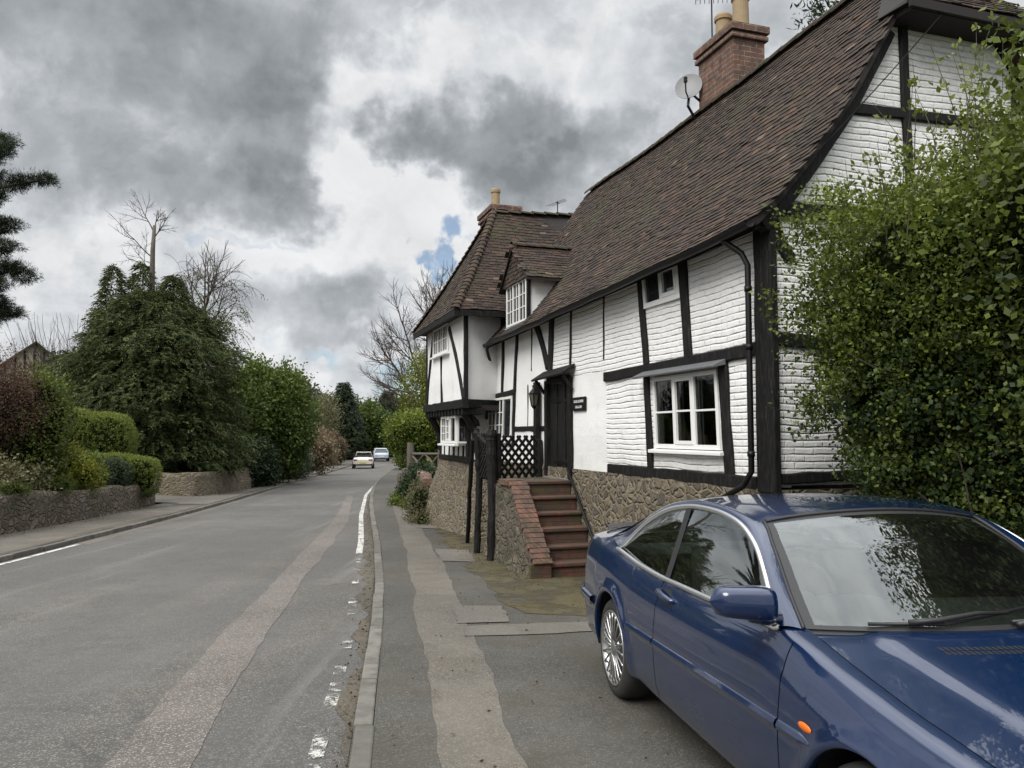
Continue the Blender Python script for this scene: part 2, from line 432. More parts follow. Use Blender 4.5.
# ------------------------------------------------------------------ daylight
SUN_AZ, SUN_EL = rad(218), rad(44)       # compass from +Y clockwise: behind the camera, to the left
sd = bpy.data.lights.new('sun', 'SUN'); sun = bpy.data.objects.new('sun', sd); COL.objects.link(sun)
sd.energy = 1.5; sd.angle = rad(34); sd.color = (1, .965, .91)
sv = Vector((math.sin(SUN_AZ)*math.cos(SUN_EL), math.cos(SUN_AZ)*math.cos(SUN_EL), math.sin(SUN_EL)))
sun.rotation_euler = (-sv).to_track_quat('-Z', 'Y').to_euler(); sun.location = sv*60
world = bpy.data.worlds.new('World'); scene.world = world; world.use_nodes = True
world.node_tree.nodes.clear(); k = NT(world.node_tree)
wo = k.new('ShaderNodeOutputWorld'); bg = k.new('ShaderNodeBackground'); k.l.new(bg.outputs[0], wo.inputs[0])
sky = k.new('ShaderNodeTexSky', sky_type='NISHITA'); sky.sun_disc = False
sky.sun_elevation = SUN_EL; sky.sun_rotation = SUN_AZ; sky.air_density = 1.0; sky.dust_density = .6
dirv = k.new('ShaderNodeTexCoord').outputs['Generated']
dx, dy, dz = k.sep(dirv)
zc = k.math('ADD', k.math('MAXIMUM', dz, 0.0), .16)
cp = k.comb(k.math('DIVIDE', dx, zc), k.math('DIVIDE', dy, zc), 0.0)     # flat cloud layer seen in perspective
w1 = k.vadd(k.noisec(cp, 1.0, 4), (.5,.5,.5), 'SUBTRACT')
w2 = k.vadd(k.noisec(dirv, 9.0, 5), (.5,.5,.5), 'SUBTRACT')
az = k.math('MULTIPLY', k.math('ARCTAN2', dx, dy), 180/PI)
el = k.math('MULTIPLY', k.math('ARCSINE', dz), 180/PI)
w2s = k.sep(w2); w3s = k.sep(k.vadd(k.noisec(dirv, 26.0, 5), (.5,.5,.5), 'SUBTRACT'))
w4s = k.sep(k.vadd(k.noisec(dirv, 70.0, 4), (.5,.5,.5), 'SUBTRACT'))
azw = k.math('ADD', az, k.math('ADD', k.math('MULTIPLY', w2s[0], 13), k.math('ADD', k.math('MULTIPLY', w3s[0], 5.0), k.math('MULTIPLY', w4s[0], 1.6))))
elw = k.math('ADD', el, k.math('ADD', k.math('MULTIPLY', w2s[1], 7), k.math('ADD', k.math('MULTIPLY', w3s[1], 4.6), k.math('MULTIPLY', w4s[1], 1.6))))
def blob(a, e, ra, re, wgt, p=1.0):
    u = k.math('DIVIDE', k.math('SUBTRACT', azw, a), ra); v = k.math('DIVIDE', k.math('SUBTRACT', elw, e), re)
    r2 = k.math('ADD', k.math('MULTIPLY', u, u), k.math('MULTIPLY', v, v))
    return k.math('MULTIPLY', k.math('EXPONENT', k.math('MULTIPLY', k.math('POWER', r2, 1.9), -.75)), wgt)
def total(bl):
    s_ = bl[0]
    for b_ in bl[1:]: s_ = k.math('ADD', s_, b_)
    return s_
DARK = [(-29,24.5,16,4.6,.85),(-33,30,22,5,.55),(-22,16.6,9,2.6,.80),(-16.5,20.5,4.5,4.2,.75),(-36,19,8,2.0,.3),
        (-2.5,20.0,8.5,3.0,1.05),(4.0,17.6,5.0,2.5,.8),(-8,20,4,2.0,.4),(8.0,21.0,2.6,1.7,.45),(-2,16.2,3.2,1.2,.4),
        (-14,7.6,8,1.5,.50),(-13,10.0,5,1.5,.32),(14,26,10,3,.22),(-24,9.5,10,2,.28),(0,28.5,10,2,.20),(-10,28,6,2,.3)]
LIT = [(-12.5,19.0,2.6,4.0,-.55),(-11.5,23,3.5,2.6,-.45),(-11.5,17.2,4,2.4,-.5),(-12.5,12.2,7,2.0,-.40),(-6.5,15,4,2.2,-.45),(-38,20.5,3,1.4,-.4),(-7.5,26,5,1.6,-.25),(-6,6,4,1.2,-.4)]
fb = k.noise(k.mapping(cp, (1,1,1), (0,0,.4), (3.1,1.7,0)), 1.7, 8, .58, .25)
fb2 = k.noise(dirv, 8.0, 10, .60, .35)
fb3 = k.noise(dirv, 24.0, 8, .62, .2)
dens = k.math('ADD', total([blob(*b) for b in DARK+LIT]), k.math('ADD', k.math('MULTIPLY', k.math('SUBTRACT', fb, .5), 1.05), k.math('MULTIPLY', k.math('ADD', k.math('SUBTRACT', fb2, .5), k.math('MULTIPLY', k.math('SUBTRACT', fb3, .5), .38)), 1.45)))
cum = k.noise(k.vadd(dirv, k.vscale(w2, .06)), 7.0, 10, .56, .3)
edge = k.math('MULTIPLY', k.math('SUBTRACT', k.sstep(cum, .46, .54), .42), .20)
mod = k.noise(k.vadd(dirv, k.vscale(w2, .10)), 13.0, 9, .6, .4)
dens = k.math('ADD', k.math('ADD', dens, edge), .15)
cloud = k.vscale(k.ramp(k.math('MULTIPLY', dens, .62), [(0,(.82,.83,.84)),(.16,(.70,.72,.745)),(.34,(.54,.565,.595)),(.56,(.40,.428,.45)),(1,(.235,.257,.275))]), .50)
BLUE = [(-3.6,12.6,1.35,1.5,1.0),(-20.5,12.6,2.2,.7,.6),(-17,13.2,1.6,.5,.45),(-8.6,4.4,5,1.3,.95),(-14.5,5.6,3,.8,.6)]
bmask = k.math('MULTIPLY', k.sstep(total([blob(*b) for b in BLUE]), .18, .9), .9)
bmask = k.math('MULTIPLY', bmask, k.sstep(k.math('SUBTRACT', .98, fb2), .36, .52))
bl = k.vscale(sky.outputs[0], .055)
skyc = k.mix(bmask, cloud, k.mix(.4, bl, (.17,.235,.33)))
# thick cloud overhead lets more light through than the cloud bases near the horizon
skyc = k.vscale(skyc, k.math('ADD', .78, k.math('MULTIPLY', mod, .44)))
over = k.math('ADD', 1.0, k.math('MULTIPLY', k.sstep(el, 31, 58), 2.1))
below = k.mix(k.sstep(dz, -.02, .0), (.06,.06,.055), k.vscale(skyc, over))
k.l.new(below, bg.inputs[0]); bg.inputs[1].default_value = 1.0
scene.view_settings.view_transform = 'Standard'; scene.view_settings.look = 'None'
scene.view_settings.exposure = 1.0; scene.view_settings.gamma = 1.0
scene.render.engine = 'CYCLES'
cy = scene.cycles
cy.max_bounces = 8; cy.transparent_max_bounces = 12; cy.diffuse_bounces = 3; cy.glossy_bounces = 4; cy.transmission_bounces = 4
cy.caustics_reflective = False; cy.caustics_refractive = False
cy.use_denoising = True

# ------------------------------------------------------------------ ground
def gz(y): return float(np.interp(y, [-40,0,5.5,8,11,20,40,75,110,150,400], [.3,0,0,-.09,-.19,-.31,-.6,-1.25,-1.42,-1.25,2.0]))
ROAD_DZ = -.08
def curve(ys, xs):
    Y = np.linspace(ys[0], ys[-1], 3000); X = np.interp(Y, ys, xs)
    w = 161; kx = np.pad(X, w//2, mode='reflect', reflect_type='odd'); X = np.convolve(kx, np.ones(w)/w, 'valid')
    return lambda y: float(np.interp(y, Y, X))
kerb_x = curve([-20,-6,0,4.42,5.78,8.56,10.85,14.62,19.65,26.83,37.1,57.6,85.7,110,160], [2.4,.65,-.16,-.75,-.95,-1.32,-1.69,-2.37,-3.34,-4.66,-6.27,-8.74,-11.7,-14.5,-21])
left_x = curve([-20,4,12.2,16,21.6,35,60,80,110,160], [-6.2,-7.5,-7.95,-8.2,-8.55,-10.1,-13.2,-15.9,-20,-28])
wall_x = lambda y: float(np.interp(y, [-20,10,15.8,19,23.5,27,31.5,60,80,110,160], [-9.2,-9.75,-10.0,-10.15,-10.5,-10.55,-10.6,-15.0,-18,-22.5,-31]))
YS = list(np.arange(-20,30,.5)) + list(np.arange(30,80,1.5)) + list(np.arange(80,161,4))
def ribbon(name, fl, fr, dz, mat, ys, cols=6, kind='structure', wob=0, seed=0):
    rng = random.Random(seed); m = MB(); rows = []
    for y in ys:
        a, b = fl(y), fr(y)
        if wob: a += rng.uniform(-wob,wob); b += rng.uniform(-wob,wob)
        rows.append([(a+(b-a)*i/cols, y, gz(y)+dz) for i in range(cols+1)])
    m.grid(rows)
    o = m.build(name, mat); o['kind'] = kind
    return o
def terr(x, y):
    d = wall_x(y) - x; z = gz(y) - .14
    drive = 1.0
    if 24.2 < y < 28.4: drive = 0.0
    if d > 0.12:
        z += drive*(min(1, (d-.12)/.3)*(.62 if y < 24 else .5) + max(0, min(d-.4, 28))*.085) + (1-drive)*max(0,d)*.06
    e = x - kerb_x(y) - 2.0
    if y > 23 and e > 0: z += min(e*.10, 3.0)
    return z
m = MB(); rows = []
xs = sorted(set([-400,-250,-150,-100,-70,-50,-40,-32,-26,-22,-19] + list(np.arange(-17,-8.5,.35)) + [-8,-4,-2,0,2,4,6,8,12,16,22,30,45,70,100,160,260,400]))
ys_t = sorted(set(list(range(-40,12,4)) + list(np.arange(12,34,.8)) + [24.1,24.25,28.3,28.45] + list(range(34,120,4)) + [130,150,180,240,320,400,600]))
for y in ys_t: rows.append([(x, y, terr(x, y) + (0 if abs(x) < 20 else .3*math.sin(x*.7+y*.3))) for x in xs])
m.grid(rows); o = m.build('ground', M['earth'], smooth=True); o['kind'] = 'structure'
ribbon('road', left_x, lambda y: kerb_x(y)-.12, ROAD_DZ, M['road'], YS, 8)
ribbon('left_pavement', lambda y: wall_x(y)+.02, lambda y: left_x(y)-.13, 0.0, M['left_pave'], YS, 4)
ribbon('pavement', kerb_x, lambda y: float(np.interp(y, [-20,22,24,28,60,160],[14,14,kerb_x(24)+2.0,kerb_x(28)+1.6,kerb_x(60)+1.5,kerb_x(160)+1.5])), 0.0, M['pavement'], YS, 12)
m = MB()                                         # driveway between the two garden walls
m.grid([[(x, y, gz(y)+.012+max(0,-10.6-x)*.062) for y in np.linspace(24.25,28.2,8)] for x in np.linspace(-24,-10.0,12)])
m.grid([[(-10.0+(left_x(y)-.14+10.0)*f, y, gz(y)+.012) for y in np.linspace(23.7,28.2,8)] for f in np.linspace(0,1,4)])
m.build('driveway', M['concrete'])['kind'] = 'structure'
def kerb(name, fx, y0, y1, up, wid, step=.915, side=1):
    m = MB(); y = y0; rng = random.Random(5)
    while y < y1:
        L_ = step if y < 60 else 3.0
        ya, yb = y+.009, y+L_-.009; m.tint = rng.random(); j = rng.uniform(-.008,.008); jz = rng.uniform(-.004,.006)
        xa, xb = fx(ya)+j, fx(yb)+j; za, zb = gz(ya), gz(yb); t = up+jz
        b = [(xa-wid,ya,za-.25),(xa,ya,za-.25),(xb,yb,zb-.25),(xb-wid,yb,zb-.25)]
        tp = [(xa-wid+.015*side,ya,za+t),(xa,ya,za+t),(xb,yb,zb+t),(xb-wid+.015*side,yb,zb+t)]
        m.hexa(b, tp); y += L_
    return tag(m.build(name, M['kerb'], bevel=.012), kind='structure')
kerb('kerb', lambda y: kerb_x(y)+.002, -8, 130, .012, .13)
kerb('left_kerb', lambda y: left_x(y), -8, 100, .004, .13)
from mathutils import noise as mn_
def nzs(a, b): return mn_.noise(Vector((a, b*7.3, .5)))
def poly_curve(pts):
    ys, xs = [p[1] for p in pts], [p[0] for p in pts]
    return lambda y: float(np.interp(y, ys, xs))
R4 = ROAD_DZ
# pale repair strip down the lane, edge lines, gutter silt
fl = poly_curve([(-1.2,-3),(-2.19,4.42),(-2.62,7.09),(-3.22,11.03),(-3.68,14.62),(-4.33,19.65),(-6.06,29.56)])
fr = poly_curve([(-.7,-3),(-1.73,4.42),(-2.2,7.09),(-2.84,11.03),(-3.29,14.62),(-3.99,19.65),(-5.83,29.56)])
ribbon('road_repair_strip', lambda y: fl(y)+.04*nzs(y*.8,5)+.02*nzs(y*4,6), lambda y: fr(y)+.04*nzs(y*.9,7)+.02*nzs(y*4.4,8), R4+.004, M['road_patch'], np.arange(-3,29,.08), 2)
fe = poly_curve([(-.35,-3),(-1.07,4.42),(-1.25,5.78),(-1.50,7.51),(-1.81,9.2),(-2.55,13.46),(-2.85,15.26),(-3.93,21.01),(-5.36,29.56),(-6.72,40.21),(-10.88,76.68),(-14.3,105)])
ribbon('edge_line', lambda y: fe(y)-.055, lambda y: fe(y)+.055, R4+.008, M['paint_solid'], np.arange(13.6,105,.6), 1)
for y0, y1 in [(3.6,5.0),(5.3,6.0),(6.15,6.4),(7.0,7.3),(8.5,8.8),(9.0,9.9),(10.6,11.1),(11.7,12.1),(12.6,13.0)]:
    ribbon('worn_edge_line', lambda y: fe(y)-.045, lambda y: fe(y)+.045, R4+.008, M['paint'], np.linspace(y0,y1,5), 1)
ribbon('gutter_silt', lambda y: fe(y)+.10+.06*math.sin(y*3.1)+.03*math.sin(y*9), lambda y: kerb_x(y)-.13, R4+.006, M['silt'], np.arange(-3,40,.15), 3)
fp = poly_curve([(-7.7,6),(-7.89,11.19),(-8.05,12.9),(-8.13,14.74)])
for y0, y1 in [(6.0,8.4),(9.2,11.6),(11.9,14.9)]:
    ribbon('left_edge_line', lambda y: left_x(y)+.10, lambda y: left_x(y)+.20, R4+.008, M['paint_solid'], np.linspace(y0,y1,6), 1)
ribbon('pale_road_margin', lambda y: left_x(y)+.02, lambda y: left_x(y)+.30+.05*math.sin(y*1.7), R4+.004, M['trench'], np.arange(14.9,62,.5), 2, wob=.02)
ribbon('left_gutter_silt', lambda y: left_x(y)-.35-.1*math.sin(y*.8), lambda y: left_x(y)-.14, .006, M['silt'], np.arange(2,60,.4), 2, wob=.03)
ribbon('road_cross_patch', lambda y: -4.1, lambda y: fe(y)-.07, R4+.005, M['trench'], np.linspace(18.6,18.95,3), 2, wob=.01)
ribbon('road_cross_patch', lambda y: fe(y)-.9, lambda y: fe(y)-.07, R4+.005, M['trench'], np.linspace(36,36.6,3), 2, wob=.01)
# pavement repairs
fl = poly_curve([(.4,-2),(-.35,4.24),(-.58,5.74),(-1.15,9.42),(-1.86,14.05),(-2.91,20.08),(-3.88,25.62)])
fr = poly_curve([(.9,-2),(.06,4.24),(-.1,5.48),(-.46,8.09),(-1.02,12.01),(-1.93,16.96),(-3.5,25.62)])
ribbon('pavement_repair_strip', lambda y: fl(y)+.05*nzs(y*.9,1)+.02*nzs(y*4,2), lambda y: fr(y)+.06*nzs(y*.8,3)+.022*nzs(y*4.4,4), .004, M['trench'], np.arange(-2,25.6,.08), 2)
def flat(name, pts, mat, dz):
    m = MB(); n = len(pts); m.add([(x,y,gz(y)+dz) for x,y in pts], [tuple(range(n))])
    return tag(m.build(name, mat), kind='structure')
def strip2(name, a, b, mat, dz, n=14, seed=1, wob=.02):
    rng = random.Random(seed); m = MB(); rows = []
    for i in range(n+1):
        t = i/n; p = Vector(a[0]).lerp(Vector(a[1]), t); q = Vector(b[0]).lerp(Vector(b[1]), t)
        p += Vector((rng.uniform(-wob,wob), rng.uniform(-wob,wob))); q += Vector((rng.uniform(-wob,wob), rng.uniform(-wob,wob)))
        rows.append([(*(p.lerp(q, j/3)), gz(p.lerp(q,j/3).y)+dz) for j in range(4)])
    m.grid(rows); return tag(m.build(name, mat), kind='structure')
strip2('concrete_channel', ((-.40,7.10),(3.2,7.75)), ((-.42,7.55),(3.1,8.2)), M['concrete'], .008)
strip2('pavement_patch', ((-.50,7.65),(-.62,8.6)), ((-.03,7.75),(-.10,8.6)), M['concrete'], .010, 8)
strip2('pavement_patch', ((-1.05,12.2),(-1.30,13.6)), ((-.55,12.1),(-.72,13.5)), M['concrete'], .010, 8)
strip2('pavement_patch', ((-2.0,17.0),(-2.5,19.6)), ((-1.55,16.8),(-2.1,19.4)), M['concrete'], .012, 8)
strip2('mossy_pavement', ((-2.15,19.2),(.05,8.2)), ((-.9,18.5),(1.7,7.9)), M['mossy'], .006, 40, 3, .10)
# ------------------------------------------------------------------ cottage
M['inside_dark'] = plain('dark room', (.02,.02,.02), .9, .2, 3, 0)
def clear_glass(name, tint, ior, gain):
    k = newmat(name); k.n.remove(k.p); fr = k.new('ShaderNodeFresnel'); fr.inputs[0].default_value = ior
    t = k.new('ShaderNodeBsdfTransparent'); t.inputs[0].default_value = (*tint,1); g = k.new('ShaderNodeBsdfGlossy'); g.inputs['Roughness'].default_value = .015
    k.l.new(k.bump(k.noise(k.obj, 2.2, 2), .12, .03), g.inputs['Normal'])
    mx = k.new('ShaderNodeMixShader'); k.l.new(k.math('MULTIPLY', fr.outputs[0], gain, clamp=True), mx.inputs[0]); k.l.new(t.outputs[0], mx.inputs[1]); k.l.new(g.outputs[0], mx.inputs[2]); k.l.new(mx.outputs[0], k.out.inputs[0]); return k.mat
M['clear_pane'] = clear_glass('window glass', (.9,.93,.92), 1.5, 1.0)
from mathutils import noise as mn
HZ = rad(18.1); HO = (0.767, 12.3, 0.0)
house = thing('timber_framed_cottage', 'white cottage with black timber frame and steep brown tiled roof behind the blue car', 'cottage', HO, HZ)
hW = Vector((math.cos(HZ), math.sin(HZ), 0)); hU = Vector((-math.sin(HZ), math.cos(HZ), 0))
def hloc(s, t, z): return Vector(HO) + hW*s + hU*t + Vector((0,0,z))
PF = lambda a, z, d: (-d, a, z)                 # street front:   a along the street, d outwards
PG = lambda a, z, d: (a, -5.25-d, z)            # near gable:     a away from the street
PW = lambda a, z, d: (-.72-d, a, z)             # wing, upper street face
def nz(x, y, z, sc=1.0): return mn.noise(Vector((x*sc, y*sc, z*sc)))
def wall(name, P, a0, a1, z0, z1, mat, thick=.18, bulge=.012, step=.12, top=None, parent=None):
    """wall slab with an uneven outer face; top(a) gives the upper edge"""
    m = MB(); na = max(2, int((a1-a0)/step)); nzv = max(2, int((z1-z0)/step)); rows = []
    for i in range(na+1):
        a = a0+(a1-a0)*i/na; zt = top(a) if top else z1
        rows.append([P(a, z0+(zt-z0)*j/nzv, bulge*nz(a*1.9, 3.1, (z0+(zt-z0)*j/nzv)*1.9)) for j in range(nzv+1)])
    m.grid(rows)
    back = [[P(a0+(a1-a0)*i/na, zz, -thick) for zz in (z0, top(a0+(a1-a0)*i/na) if top else z1)] for i in range(na+1)]
    m.grid(back)
    m.grid([[r[0] for r in rows], [b[0] for b in back]]); m.grid([[r[-1] for r in rows], [b[1] for b in back]])
    m.grid([rows[0], [Vector(back[0][0]).lerp(Vector(back[0][1]), j/nzv) for j in range(nzv+1)]])
    m.grid([rows[-1], [Vector(back[-1][0]).lerp(Vector(back[-1][1]), j/nzv) for j in range(nzv+1)]])
    return m.build(name, mat, parent or house, smooth=False)
_tid = [0]
def timber(name, P, pts, w, dep=.035, wob=.014, back=.05, parent=None, mat=None):
    """hewn timber along pts [(a,z)...] with wandering edges, set proud of the wall"""
    _tid[0] += 7; sd_ = _tid[0]
    pts = [Vector((p[0], p[1])) for p in pts]; out = []
    L_ = sum((pts[i+1]-pts[i]).length for i in range(len(pts)-1)); n = max(4, int(L_/.12))
    if len(pts) == 2: pl = [pts[0].lerp(pts[1], i/n) for i in range(n+1)]
    else:
        pl = []
        for i in range(n+1):
            f = i/n*(len(pts)-1); j = min(int(f), len(pts)-2); u = f-j
            p0 = pts[max(j-1,0)]; p1 = pts[j]; p2 = pts[j+1]; p3 = pts[min(j+2,len(pts)-1)]
            pl.append(.5*((2*p1)+(p2-p0)*u+(2*p0-5*p1+4*p2-p3)*u*u+(3*p1-p0-3*p2+p3)*u**3))
    m = MB(); rows = []
    for i, p in enumerate(pl):
        d = (pl[min(i+1,n)]-pl[max(i-1,0)]).normalized(); q = Vector((-d.y, d.x))
        wl = w/2 + wob*nz(i*.33, sd_, 0); wr = w/2 + wob*nz(i*.33, sd_, 9); b = .012
        dd = dep + .006*nz(i*.4, sd_, 5)
        A = lambda off, dep_: P(*(p+q*off), dep_)
        rows.append([A(-wl,-back), A(-wl,dd-b), A(-wl+b,dd), A(wr-b,dd), A(wr,dd-b), A(wr,-back)])
    m.grid(rows); nn = 6
    m.add(rows[0], [tuple(range(nn))]); m.add(rows[-1], [tuple(range(nn))])
    return m.build(name, mat or M['timber'], parent or house)
def window(P, a0, a1, z0, z1, lights=3, cols=1, rws=2, lean=0.0, fw=.045, bar=.016, sill=True, casement=None, sag=0.0, parent=None, name='window', curtain=True, d0=.004, skip=(), pane=None):
    """a: left-right, lean shifts the foot; one mesh for the frame, panes and sill below it"""
    def Q(a, z, d): return P(a + lean*(1-(z-z0)/(z1-z0)), z + sag*(a-a0)/(a1-a0), d)
    fr = MB()
    def rail(aa, ab, za, zb, d1, d2=0.0):
        fr.hexa([Q(aa,za,d2),Q(ab,za,d2),Q(ab,zb,d2),Q(aa,zb,d2)], [Q(aa,za,d1),Q(ab,za,d1),Q(ab,zb,d1),Q(aa,zb,d1)])
    rail(a0,a1,z0,z0+fw,.034); rail(a0,a1,z1-fw,z1,.034)
    rail(a0,a0+fw,z0+fw,z1-fw,.034); rail(a1-fw,a1,z0+fw,z1-fw,.034)
    lw = (a1-a0-fw*2)/lights
    for i in range(1, lights):
        c = a0+fw+lw*i; rail(c-fw*.42,c+fw*.42,z0+fw,z1-fw,.034)
    for i in range(lights):
        la, lb = a0+fw+lw*i+(fw*.42 if i else 0), a0+fw+lw*(i+1)-(fw*.42 if i < lights-1 else 0)
        za, zb = z0+fw, z1-fw
        if casement is not None and i in casement:
            c = fw*.62
            rail(la,lb,za,za+c*1.3,.042,.006); rail(la,lb,zb-c,zb,.042,.006); rail(la,la+c,za+c*1.3,zb-c,.042,.006); rail(lb-c,lb,za+c*1.3,zb-c,.042,.006)
            la+=c; lb-=c; za+=c*1.3; zb-=c
        if i in skip: continue
        for j in range(1, cols):
            c = la+(lb-la)*j/cols; rail(c-bar/2,c+bar/2,za,zb,.024)
        for j in range(1, rws):
            c = za+(zb-za)*j/rws
            for q_ in range(cols):
                x0 = la+(lb-la)*q_/cols+(bar/2 if q_ else 0); x1 = la+(lb-la)*(q_+1)/cols-(bar/2 if q_<cols-1 else 0)
                rail(x0,x1,c-bar/2,c+bar/2,.024)
    w = fr.build(name, M['frame_white'], parent or house, bevel=.003)
    sub = parent is None
    pn = MB(); pn.hexa([Q(a0+.01,z0+.01,-.01),Q(a1-.01,z0+.01,-.01),Q(a1-.01,z1-.01,-.01),Q(a0+.01,z1-.01,-.01)],
                       [Q(a0+.01,z0+.01,d0+.006),Q(a1-.01,z0+.01,d0+.006),Q(a1-.01,z1-.01,d0+.006),Q(a0+.01,z1-.01,d0+.006)])
    pn.build('pane', pane or M['pane'], w)
    if sill:
        s_ = MB(); e=.07
        s_.hexa([Q(a0-e,z0-.055,-.02),Q(a1+e,z0-.055,-.02),Q(a1+e,z0-.055,.085),Q(a0-e,z0-.055,.085)],
                [Q(a0-e,z0-.003,-.02),Q(a1+e,z0-.003,-.02),Q(a1+e,z0-.018,.085),Q(a0-e,z0-.018,.085)])
        s_.build('sill', M['frame_white'], w, bevel=.006)
    return w

# --- plinth and walls of the main range
def stone_block(name, corners_b, corners_t, mat, parent=None, res=.10, amp=.022, seed=0):
    """battered stone block with an uneven face: four bottom and four top corners, outwards counter-clockwise"""
    m = MB()
    for i in range(4):
        b0, b1 = Vector(corners_b[i]), Vector(corners_b[(i+1)%4]); t0, t1 = Vector(corners_t[i]), Vector(corners_t[(i+1)%4])
        nn = (b1-b0).cross(t0-b0).normalized()
        nu = max(2, int((b1-b0).length/res)); nv = max(2, int((t0-b0).length/res))
        rows = []
        for u in range(nu+1):
            r = []
            for v in range(nv+1):
                p = b0.lerp(b1,u/nu).lerp(t0.lerp(t1,u/nu), v/nv)
                edge = min(1.0, 4.0*min(u/nu, 1-u/nu)+.15)
                p = p + nn*amp*edge*(nz(p.x+seed,p.y,p.z,3.2)+.6*nz(p.x,p.y+seed,p.z,8))
                r.append(p)
            rows.append(r)
        m.grid(rows)
    m.add([Vector(c) for c in corners_t], [(0,1,2,3)])
    return m.build(name, mat, parent if parent is not None else house, smooth=True, fix=True)
stone_block('plinth', [(-.07,-5.32,-.55),(4.3,-5.32,-.55),(4.3,3.3,-.55),(-.07,3.3,-.55)], [(-.03,-5.27,1.20),(4.3,-5.27,1.20),(4.3,3.3,1.20),(-.03,3.3,1.20)], M['ragstone'])
RP = [(-.25,3.66),(.02,3.91),(.35,4.28),(.85,4.96),(1.47,5.98),(1.8,6.46),(2.1,6.87)]      # roof section: bell-cast foot, steep above
def rz_(s): return float(np.interp(s, [p[0] for p in RP], [p[1] for p in RP])) if s <= 2.1 else 6.85-(s-2.1)*1.35
wtop = lambda a: 3.80-.20*(a+5.4)/9.15
for a0, a1, z0, z1 in ((-5.23,-4.38,1.22,None),(-2.94,-1.62,1.22,None),(-4.38,-2.94,1.22,1.55),(-4.38,-2.94,2.37,None)):
    wall('wall', PF, a0, a1, z0, z1 or 3.8, M['brick_white_front'], top=None if z1 else wtop)
m = MB(); m.box((.20,-4.6,1.4),(.9,-2.7,2.5)); m.box((.178,-4.40,1.53),(.20,-2.92,2.39)); m.build('dark_room', M['inside_dark'], house)
wall('wall', PF, -1.62, -.40, 2.56, 3.78, M['brick_white_front'], top=wtop)
wall('wall', PF, -1.62, -.40, 1.08, 2.56, M['render_white'], bulge=.02)
wall('wall', PF, -.40, .62, 2.5, 3.78, M['brick_white_front'], top=wtop)
wall('wall', PF, .60, 2.36, 1.02, 3.78, M['render_white'], top=wtop)
wall('wall', PF, 2.36, 4.2, 1.02, 3.70, M['render_white'], top=wtop)
wall('gable_wall', PG, 0.02, 4.2, 1.24, 6.2, M['brick_white_gable'], top=lambda a: min(rz_(a)-.10, 5.86), step=.10)
m = MB(); m.box((4.05,-5.1,1.2),(4.2,4.0,3.9)); m.build('rear_wall', M['render_white'], house)
# --- timbers of the street front
timber('corner_post', PF, [(-5.14,1.18),(-5.15,3.70)], .23, .05, .02, .02)
m = MB(); m.box((-.045,-5.295,1.16),(.035,-5.05,3.70)); m.build('corner_post', M['timber'], house, bevel=.018)
timber('base_beam', PF, [(-5.0,1.245),(-1.70,1.255)], .13)
timber('rail', PF, [(-5.02,2.52),(-4.45,2.50),(-3.1,2.49),(-1.60,2.475)], .13)
timber('window_post', PF, [(-2.80,2.44),(-2.88,1.31)], .12)
timber('window_post', PF, [(-4.44,2.44),(-4.53,1.31)], .15)
timber('stud', PF, [(-2.64,3.72),(-2.80,2.55)], .12)
timber('stud', PF, [(-3.66,3.72),(-3.78,2.55)], .15)
timber('stud', PF, [(-1.57,3.70),(-1.55,2.72)], .045, .012)
timber('stud', PF, [(-.42,3.70),(-.36,2.70)], .06, .02)
timber('stud', PF, [(.36,3.70),(.46,2.70)], .16, .04)
timber('brace', PF, [(1.28,3.66),(1.02,3.42),(.76,3.08),(.58,2.78)], .15, .03)
timber('stud', PF, [(1.36,3.66),(1.37,2.78)], .05, .015)
timber('stud', PF, [(2.10,3.62),(2.28,2.48)], .10)
timber('stud', PF, [(2.94,3.60),(3.02,2.48)], .10)
timber('window_head', PF, [(2.25,2.475),(4.05,2.43)], .09)
timber('stud', PF, [(1.58,2.56),(1.58,1.82)], .035, .010)
timber('rail', PF, [(.66,1.80),(2.3,1.80)], .09, .025)
timber('window_post', PF, [(2.30,2.43),(2.36,1.5)], .09)
timber('wall_plate', PF, [(-5.22,3.755),(-3,3.72),(0,3.66),(2.0,3.60),(3.6,3.55)], .12, .06)
# --- near gable
timber('base_beam', PG, [(.05,1.30),(1.6,1.34),(4.1,1.36)], .10)
timber('gable_rail', PG, [(.04,2.58),(2.0,2.53),(4.1,2.55)], .13)
timber('gable_rail', PG, [(-.03,3.80),(.7,3.81),(4.1,3.83)], .14, .05)
timber('gable_rail', PG, [(.78,4.86),(1.9,4.90),(3.4,4.93)], .11)
timber('gable_stud', PG, [(1.60,5.84),(1.62,4.5),(1.66,3.86)], .10)
timber('gable_stud', PG, [(3.05,5.84),(3.1,3.86)], .10)
timber('gable_brace', PG, [(.03,3.68),(.08,3.52),(.15,3.40),(.21,3.33)], .13)
timber('barge_beam', PG, [(-.12,3.62),(.06,3.80),(.32,4.10),(.85,4.80),(1.40,5.70)], .14, .07)
